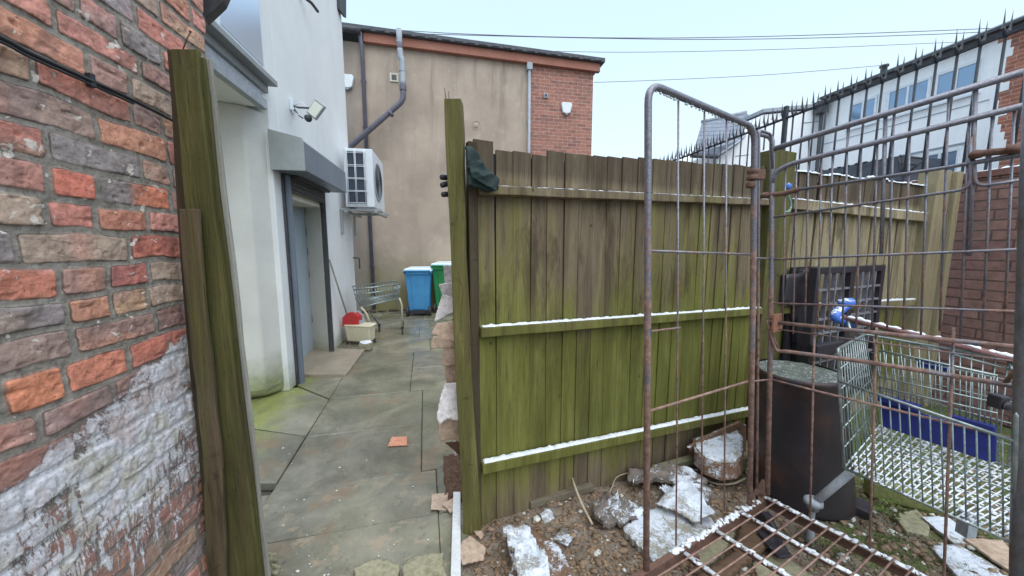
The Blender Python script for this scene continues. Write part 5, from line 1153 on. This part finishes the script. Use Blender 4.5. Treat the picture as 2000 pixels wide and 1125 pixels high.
# chassis
NB = G(1588, 984, .20); m = MB()
m.tube([G(1662, 922, .42), NB], .0165, 14); 
m.build('chassis', M_FLUE, st)
m = MB(); m.tube(fillet([RR, RR+Vector((.10, .04, -.12)), Vector((2.4, 1.2, .14))], .04), .0125, 10); m.build('leg', M_CHROME, st)
for p in (NB, Vector((2.4, 1.2, .12))):
    m = MB(); m.lathe(p+Vector((0, 0, -.028)), [(0, .058), (.022, .058), (.036, .048), (.038, .030), (.027, .026), (.022, .0), (0, 0)], 18); m.lathe(Vector((p.x, p.y, .055)), [(0, -.014), (.045, -.014), (.052, 0), (.045, .014), (0, .014)], 16, axis=(.5, -.4, 0)); m.tube([p, Vector((p.x, p.y, .06))], .012, 8)
    m.build('castor', M_FLUE, st)
m = MB(); c = G(1890, 1015, .25); m.box(c.x-.02, c.x+.02, c.y-.02, c.y+.02, .18, .28); m.build('support', M_FLUE, st)

# ================================================================ DARK BIN, CRATES
db = thing('compost_bin', (1.655, 1.86, 0), 'dark stained round plastic bin with frost on its lid behind the cage', 'bin')
vs = []; fs = []; n = 40; prof = [(.240, .232, 0, 0, .01), (.244, .236, 0, 0, .03), (.238, .23, 0, 0, .06), (.222, .215, -.02, .01, .35), (.204, .2, -.045, .03, .69), (.212, .208, -.046, .031, .695), (.213, .209, -.047, .032, .715), (.199, .195, -.047, .032, .718)]
m = MB()
for (rx, ry, ox, oy, z) in prof:
    for k in range(n): t = 2*math.pi*k/n; w_ = 1+.008*math.sin(3*t+z*4); vs.append((1.655+ox+rx*math.cos(t)*w_, 1.86+oy+ry*math.sin(t)*w_, z))
fs = [(i*n+k, i*n+(k+1) % n, (i+1)*n+(k+1) % n, (i+1)*n+k) for i in range(len(prof)-1) for k in range(n)] + [tuple(range(n))[::-1]]
m.add(vs, fs, True); m.build('body', M_BINDK, db)
m = MB(); P_ = [(.202*math.cos(2*math.pi*k/36), .198*math.sin(2*math.pi*k/36)) for k in range(36)]; crumple(m, (1.608, 1.892, .712), (1, 0, 0), (0, 1, 0), P_, .005, 12, th=.008); m.build('lid', M_FBIN, db)
m = MB(); c = G(1688, 990, .04); m.box8([(c.x-.09, c.y+.01, .0), (c.x-.02, c.y-.05, 0), (c.x+.05, c.y+.01, 0), (c.x-.03, c.y+.08, 0), (c.x-.09, c.y+.01, .06), (c.x-.02, c.y-.06, .045), (c.x+.06, c.y+.01, .055), (c.x-.03, c.y+.08, .07)]); m.build('foot', M_DARKP, db, bevel=.008)
KP = FEN.off(.16); KQ = FEN.off(.10)
ct = thing('plastic_pallet', KP(1645, 760), 'black slatted plastic pallet stood on end against the tan fence', 'pallet')
k0, k1 = KP.s_of(KP(1577, 560)), KP.s_of(KP(1709, 560)); zt_ = KP(1640, 520).z; zb_ = .25
m = MB(); fr_ = [(k0, k0+.05, zb_, zt_), (k1-.05, k1, zb_, zt_), (k0+.05, k1-.05, zt_-.045, zt_), (k0+.05, k1-.05, zb_, zb_+.05), ((k0+k1)/2-.03, (k0+k1)/2+.03, zb_+.05, zt_-.045), (k0+.05, (k0+k1)/2-.03, .68, .72), ((k0+k1)/2+.03, k1-.05, .66, .70)]
for a, b, c, d in fr_: m.pbox(KP, a, b, 0, .05, c, d)
m.build('frame', M_DARKP, ct, bevel=.004)
m = MB()
for (a, b) in ((k0+.05, (k0+k1)/2-.03), ((k0+k1)/2+.03, k1-.05)):
    for k in range(1, 4): x = a+(b-a)*k/4; m.pbox(KP, x-.007, x+.007, .025, .052, zb_+.05, zt_-.045)
    for z in np.arange(zb_+.12, zt_-.07, .105): m.pbox(KP, a, b, .028, .048, z-.007, z+.007)
m.build('lattice', simple('worn_grey_black_plastic', (116, 114, 124), (146, 144, 154), 10, rough=.5), ct)
m = MB(); m.pbox(KP, k0-.0, k1+.02, -.12, -.10, zb_, zt_-.005); m.pbox(KP, k1+.0, k1+.02, -.10, .04, zb_, zt_); m.build('back_sheet', M_DARKP, ct)
bc = MB(); o, pp = fr2(KQ, [(1534, 538), (1548, 533), (1566, 532), (1572, 524), (1582, 520), (1590, 760), (1560, 760), (1552, 600), (1532, 594)]); crumple(bc, o, KQ.d, (0, 0, 1), pp, .012, 6, th=.03)
tag(bc.build('broken_crate_side', M_DARKP), 'broken black plastic sheet with a jagged top left of the slatted pallet', 'plastic sheet')
m = MB(); m.pbox(KP, k0-.05, k0+.30, .07, .12, .66, .74); tag(m.build('crate', M_DARKP, None, bevel=.01), 'flat black plastic tray wedged behind the round bin', 'tray')

# ================================================================ DEBRIS ON THE SOIL
def ground_poly(name, px, z, mat, label, cat, amp=.006, fr=8, th=.012, tilt=(0, 0), group=None, ridge=False, jag=.003, res=None):
    w = [G(x, y, z) for x, y in px]; o = sum(w, Vector())/len(w); P = [(p.x-o.x, p.y-o.y) for p in w]
    o.z = max(z-.01, hz(o.x, o.y)+.006) if o.x > -.2 else z + amp*.6; m = MB(); crumple(m, o, (1, 0, tilt[0]), (0, 1, tilt[1]), P, amp, fr, th=th, ridge=ridge, jag=jag, res=res)
    return tag(m.build(name, mat), label, cat, group)
gpn = ground_poly
b1 = gpn('chipboard', [(985, 1045), (1010, 1022), (1046, 1030), (1092, 1062), (1118, 1105), (1112, 1165), (1040, 1180), (985, 1150), (1000, 1100)], .085, M_FBOARD, 'round-edged brown board dusted with snow in front of the green fence', 'board', amp=.008, th=.02)
m = MB(); w = [G(x, y, .085) for x, y in [(984, 1042), (1000, 1040), (1030, 1036), (1050, 1072), (1072, 1100), (1078, 1150), (1010, 1160), (1005, 1100), (990, 1065)]]; o = sum(w, Vector())/len(w); crumple(m, o+Vector((0, 0, .022)), (1, 0, 0), (0, 1, 0), [(p.x-o.x, p.y-o.y) for p in w], .014, 17, th=.02, jag=.01, ridge=True); m.build('snow', M_FWHITE, b1)
gpn('ice_sheet', [(1054, 1000), (1073, 990), (1084, 1008), (1064, 1020)], .03, M_FWHITE, 'small square frosty scrap between the curved stick and the fence post', 'scrap', amp=.004, th=.008)
gpn('cardboard_scrap', [(1078, 1046), (1100, 1025), (1131, 1034), (1108, 1064)], .035, M_FGREY, 'frosty brown scrap right of the round-edged board', 'scrap', amp=.008, th=.01)
gpn('crumpled_bag', [(1160, 985), (1178, 968), (1206, 965), (1234, 992), (1262, 1000), (1250, 1016), (1210, 1022), (1180, 1032), (1158, 1012)], .045, M_FGREY, 'crumpled grey bag with frost left of the gate tube', 'bag', amp=.035, fr=14, th=.02, ridge=True)
gpn('flat_board', [(1214, 1026), (1262, 992), (1300, 985), (1392, 1010), (1398, 1028), (1330, 1078), (1282, 1096)], .06, M_FWHITE, 'large flat board thick with snow under the gate wires', 'board', amp=.004, fr=5, th=.03, tilt=(.03, .02))
gpn('torn_sheet', [(1278, 982), (1292, 968), (1330, 946), (1352, 952), (1376, 982), (1400, 1006), (1356, 1016), (1330, 1000), (1300, 990)], .10, M_FWHITE, 'torn snowy sheet curled up over the large flat board', 'sheet', amp=.022, fr=8, th=.008, tilt=(.1, .12), ridge=True)
gpn('crumpled_packaging', [(1222, 934), (1232, 918), (1262, 922), (1290, 908), (1330, 916), (1376, 936), (1380, 952), (1340, 955), (1300, 948), (1262, 945), (1236, 952)], .05, M_FGREY, 'heap of crumpled frosty packaging behind the large flat board', 'packaging', amp=.04, fr=11, th=.02, ridge=True, jag=.008)
gpn('crumpled_packaging', [(1285, 958), (1330, 940), (1392, 962), (1384, 985), (1330, 978)], .05, M_FGREY, 'smaller crumple of brown packaging behind the curled torn sheet', 'packaging', amp=.03, fr=12, th=.02, ridge=True, jag=.008)
# round frosted tray
rt_ = thing('round_tray', G(1405, 905, .1), 'brown half-round tray full of frozen snow tipped against the fence', 'tray')
w = [G(x, y, .09) for x, y in [(1352, 882), (1356, 908), (1376, 928), (1408, 940), (1440, 936), (1452, 920), (1452, 880), (1440, 862)]]
o = sum(w, Vector())/len(w); m = MB(); m.ext(w, (.012, .03, .075)); m.build('tray', M_FBOARD, rt_, bevel=.004)
w2 = [o + (p-o)*.93 for p in w]; m = MB(); crumple(m, o+Vector((.012, .03, .083)), (1, 0, .0), (0, 1, 0), [(p.x-o.x, p.y-o.y) for p in w2], .008, 22, th=.006, jag=.004); m.build('snow', M_FWHITE, rt_)
o_ = FEN.off(.10); w = [o_(1340, 872), o_(1372, 852), o_(1440, 822), o_(1452, 828), o_(1452, 880), o_(1400, 900), o_(1352, 892)]
m = MB(); m.ext(w, FEN.n*.02); m.build('back_board', M_FBOARD, rt_, bevel=.003)
m = MB(); m.tube(bez([G(1372, 934, .02), G(1400, 945, .02), G(1432, 944, .02), G(1456, 934, .03)], 20), .006, 8); tag(m.build('cable_loop', M_STICK), 'pale plastic hoop lying in front of the brown half-round tray', 'hoop')
m = MB(); m.tube(bez([G(1374, 900, .02)]*1+[G(1208, 972, .03), G(1198, 945, .04), G(1212, 928, .04), G(1260, 918, .04)], 24)[6:], .003, 6); tag(m.build('thin_wire', M_STICK), 'thin tan wire curling out of the frosty packaging', 'wire')
# sticks and timbers
m = MB(); P_ = [G(1114, 902, .10), G(1117, 930, .10), G(1128, 965, .08), G(1143, 998, .06), G(1157, 1024, .04)]; m.tube(bez(P_, 24), [.0035+.0035*math.sin(min(1, i/20)*2.2) for i in range(len(bez(P_, 24)))], 8); tag(m.build('stick', M_STICK), 'curved pale stick standing out of the soil before the fence', 'stick')
def timber(px0, px1, z, w, h, mat, label):
    a, b = G(*px0, z), G(*px1, z); d = (b-a).normalized(); s_ = d.cross(Vector((0, 0, 1)))*w
    m = MB(); m.box8([a-s_-Vector((0, 0, h)), b-s_-Vector((0, 0, h)), b+s_-Vector((0, 0, h)), a+s_-Vector((0, 0, h)), a-s_, b-s_, b+s_, a+s_]); tag(m.build('timber_offcut', mat, None, bevel=.004), label, 'timber')
timber((1034, 978), (1156, 944), .05, .018, .04, simple('dirty_grey_timber', (104, 96, 82), (138, 128, 110), 3, (6, 6, 6)), 'long dirty timber offcut along the foot of the green fence')
timber((1278, 912), (1365, 888), .07, .022, .04, simple('green_grey_timber', (108, 110, 84), (140, 140, 112), 4), 'mossy timber offcut by the brown half-round tray')
timber((1166, 932), (1200, 922), .04, .012, .02, M_POSTT, 'short tan wood chip by the middle of the green fence')
# cardboard pieces by the white strip, scraps in the alley
gpn('cardboard_piece', [(893, 1062), (918, 1042), (950, 1068), (944, 1090), (902, 1098)], .035, M_CARD, 'tan cardboard piece leaning by the white strip on the soil side', 'cardboard', amp=.006, th=.006)
gpn('cardboard_piece', [(924, 1032), (936, 1022), (946, 1040), (938, 1050)], .03, M_CARD, 'small cardboard chip below the fence post foot', 'cardboard', amp=.004, th=.005)
gpn('cardboard_piece', [(843, 965), (876, 963), (872, 997), (841, 995)], .012, M_CARD, 'square of cardboard flat on the flags left of the white strip', 'cardboard', amp=.004, th=.004)
gpn('cardboard_piece', [(862, 985), (888, 972), (892, 990), (880, 1004)], .02, M_CARD, 'crumpled tan flap against the top of the white strip', 'cardboard', amp=.008, th=.004)
gpn('orange_scrap', [(757, 872), (765, 853), (797, 853), (794, 866), (798, 869)], .008, M_ORANGE, 'orange scrap of board lying on the alley flags', 'scrap', amp=.002, th=.005, jag=.002)
m = MB(); a, b = G(893, 960, .03), G(889, 1190, .03); m.box8([a+Vector((-.022, 0, -.03)), b+Vector((-.022, 0, -.03)), b+Vector((.022, 0, -.03)), a+Vector((.018, 0, -.03)), a+Vector((-.022, 0, 0)), b+Vector((-.022, 0, 0)), b+Vector((.022, 0, 0)), a+Vector((.018, 0, 0))]); tag(m.build('white_strip', M_WHITEP, None, bevel=.003), 'white plastic strip laid along the foot of the fence post', 'strip')
# pale boards and blocks on the right
gpn('snowy_board', [(1800, 1006), (1850, 1005), (1905, 1046), (1905, 1060), (1862, 1056)], .04, M_FWHITE, 'upper snow-covered board under the trolley at the right', 'board', amp=.004, th=.015)
gpn('snowy_board', [(1818, 1062), (1870, 1058), (1990, 1130), (1990, 1190), (1900, 1160)], .035, M_FWHITE, 'lower snow-covered board at the bottom right corner', 'board', amp=.004, th=.015)
gpn('tan_board', [(1880, 1046), (1960, 1050), (1985, 1085), (1985, 1120), (1940, 1090)], .05, M_CARD, 'bare tan board between the two snowy boards', 'board', amp=.004, th=.01)
gpn('pale_slab', [(1744, 1000), (1790, 990), (1820, 1020), (1812, 1045), (1770, 1035)], .03, M_CONC, 'pale stone chip on the mossy ground by the round bin', 'stone', amp=.006, th=.02)
gpn('brown_plywood', [(1330, 1135), (1430, 1072), (1446, 1010), (1486, 1022), (1500, 1060), (1430, 1120), (1395, 1180)], .06, simple('rusty_brown_plywood', (92, 72, 58), (126, 100, 80), 4, (1, 6, 1)), 'brown plywood offcut under the cage base', 'plywood', amp=.006, th=.02)
gpn('pale_slab', [(1350, 1070), (1420, 1025), (1440, 1040), (1400, 1090), (1360, 1110)], .035, M_CONC, 'pale concrete slab seen through the near end of the cage base', 'slab', amp=.003, th=.02)
gpn('pale_slab', [(1470, 1095), (1520, 1075), (1590, 1120), (1600, 1180), (1500, 1180)], .035, M_CONC, 'pale concrete slab in the middle under the cage base', 'slab', amp=.003, th=.02)
gpn('black_shard', [(1478, 1040), (1500, 1016), (1530, 1060), (1548, 1088), (1520, 1090)], .06, M_DARKP, 'curled black plastic shard under the cage base', 'shard', amp=.015, th=.01, ridge=True)
g = G(1668, 958, .06); m = MB(); m.box(g.x-.035, g.x+.05, g.y+.05, g.y+.13, 0, .13); tag(m.build('concrete_block', M_FWHITE, None, bevel=.012), 'frosty upright block behind the round bin foot', 'block')
g = G(1770, 970, .05); m = MB(); m.box8([g+Vector(v) for v in ((-.14, .05, -.05), (.16, -.12, -.05), (.18, -.06, -.05), (-.12, .12, -.05), (-.14, .05, .05), (.16, -.12, .04), (.18, -.06, .04), (-.12, .12, .05))]); tag(m.build('kerb_stone', simple('mossy_green_stone', (120, 126, 72), (150, 154, 100), 8, bump=.5), None, bevel=.012), 'mossy green kerb stone behind the trolley', 'kerb')
# broken concrete at the near edge of the alley
for i, (pp, lab) in enumerate([([(690, 1110), (742, 1092), (782, 1106), (776, 1190), (690, 1190)], 'pointed lump of broken concrete at the near edge of the flags'), ([(784, 1106), (812, 1086), (866, 1080), (874, 1190), (786, 1190)], 'larger lump of broken concrete beside the white strip')]):
    gpn('broken_concrete', pp, .022, M_CONC, lab, 'concrete', amp=.010, fr=9, th=.03, jag=.008)
m = MB(); m.blob(G(529, 1092, .02), .022, (1, .7, 1.4), sub=3, amp=.5); m.blob(G(534, 1112, .02), .024, (1, .7, 1), sub=3, amp=.5); tag(m.build('fungus', M_CONC), 'knobbly pale stone at the foot of the left gate post', 'stone')
# ---- countless bits: grit, chips, snow crumbs, moss tufts
grit = MB(); crumbs = MB(); tuft = MB(); leaf = MB()
def okpt(x, y): return (Vector((x, y, 0))-FEN.p).dot(FEN.n) > .02 and x > -.18
for k in range(5200):
    px, py = random.uniform(900, 1990), random.uniform(880, 1160); g = G(px, py, 0)
    if not okpt(g.x, g.y): continue
    z = hz(g.x, g.y); r = random.choice([.002, .003, .004, .005, .007, .010, .014]) * random.uniform(.7, 1.4)
    if k % 9 == 0: crumbs.blob((g.x, g.y, z+.002), r*.9, (1.3, 1.3, .6), amp=.5)
    else: grit.blob((g.x, g.y, z+.001), r, (1.3, 1, .6), a=random.random(), amp=.5)
for k in range(1600):
    px, py = random.uniform(905, 1480), random.uniform(905, 1150); g = G(px, py, 0)
    if not okpt(g.x, g.y): continue
    z = hz(g.x, g.y)+.004; t = random.random()*6.28; l = random.uniform(.006, .020)*random.choice([1, 1, 1.6]); d = Vector((math.cos(t), math.sin(t), random.uniform(-.1, .4)))*l; s_ = Vector((-math.sin(t), math.cos(t), random.uniform(-.2, .2)))*l*random.uniform(.15, .5); p = Vector((g.x, g.y, z)); leaf.add([p-d, p-s_, p+d, p+s_+Vector((0, 0, .003))], [(0, 1, 2, 3)], a=random.random())
tag(grit.build('grit', simple('soil_crumbs', (92, 70, 54), (150, 128, 106), 40, c3=(120, 98, 80)), origin=(0, 0, 0)), 'brown grit and crumbs over the soil', 'grit', kind='stuff')
tag(leaf.build('wood_chips', simple('wood_chip_litter', (110, 84, 64), (176, 148, 120), 60), origin=(0, 0, 0)), 'flakes of wood and leaf on the soil', 'litter', kind='stuff')
for k in range(70):
    px, py = random.uniform(520, 870), 1125-425*random.random()**1.5; g = G(px, py, 0)
    if g.x < -.93-.24*(g.y-2)+-.75: continue
    crumbs.blob((g.x, g.y, .003), random.uniform(.0015, .005)*(1 if k % 20 else 1.8), (1.3, 1.2, .5), amp=.5)
tag(crumbs.build('snow_crumbs', M_FOAM, origin=(0, 0, 0)), 'tiny white crumbs scattered on flags and soil', 'crumbs', kind='stuff')
for k in range(2600):
    px, py = random.uniform(1560, 1990), random.uniform(960, 1160); g = G(px, py, 0)
    if mnoise.noise(Vector((g.x*4, g.y*4, 1))) < -.05: continue
    z = hz(g.x, g.y); h = random.uniform(.006, .018); t = random.random()*6.28; d = Vector((math.cos(t), math.sin(t), 0))*.0022; top = Vector((random.uniform(-.008, .008), random.uniform(-.008, .008), h)); p = Vector((g.x, g.y, z)); tuft.add([p-d, p+d, p+d*.4+top, p-d*.4+top], [(0, 1, 2, 3)], a=random.random())
for (px, py, n_) in ((1725, 1010, 60), (1740, 995, 40), (1606, 1075, 30), (540, 765, 12)):
    c = G(px, py, 0)
    for k in range(n_):
        z = .02; t = random.random()*6.28; r = random.random()*.05; p = Vector((c.x+math.cos(t)*r, c.y+math.sin(t)*r, z)); d = Vector((math.cos(t+1.5), math.sin(t+1.5), 0))*.006; top = Vector((math.cos(t)*.02, math.sin(t)*.02, random.uniform(.005, .02))); tuft.add([p, p+d+top*.5, p+top, p-d+top*.5], [(0, 1, 2, 3)], a=random.random())
tag(tuft.build('moss_tufts', simple('green_moss_blades', (66, 84, 34), (118, 134, 66), 30, rough=.8), origin=(0, 0, 0)), 'short green moss and weeds on the ground at the right', 'moss', kind='stuff')
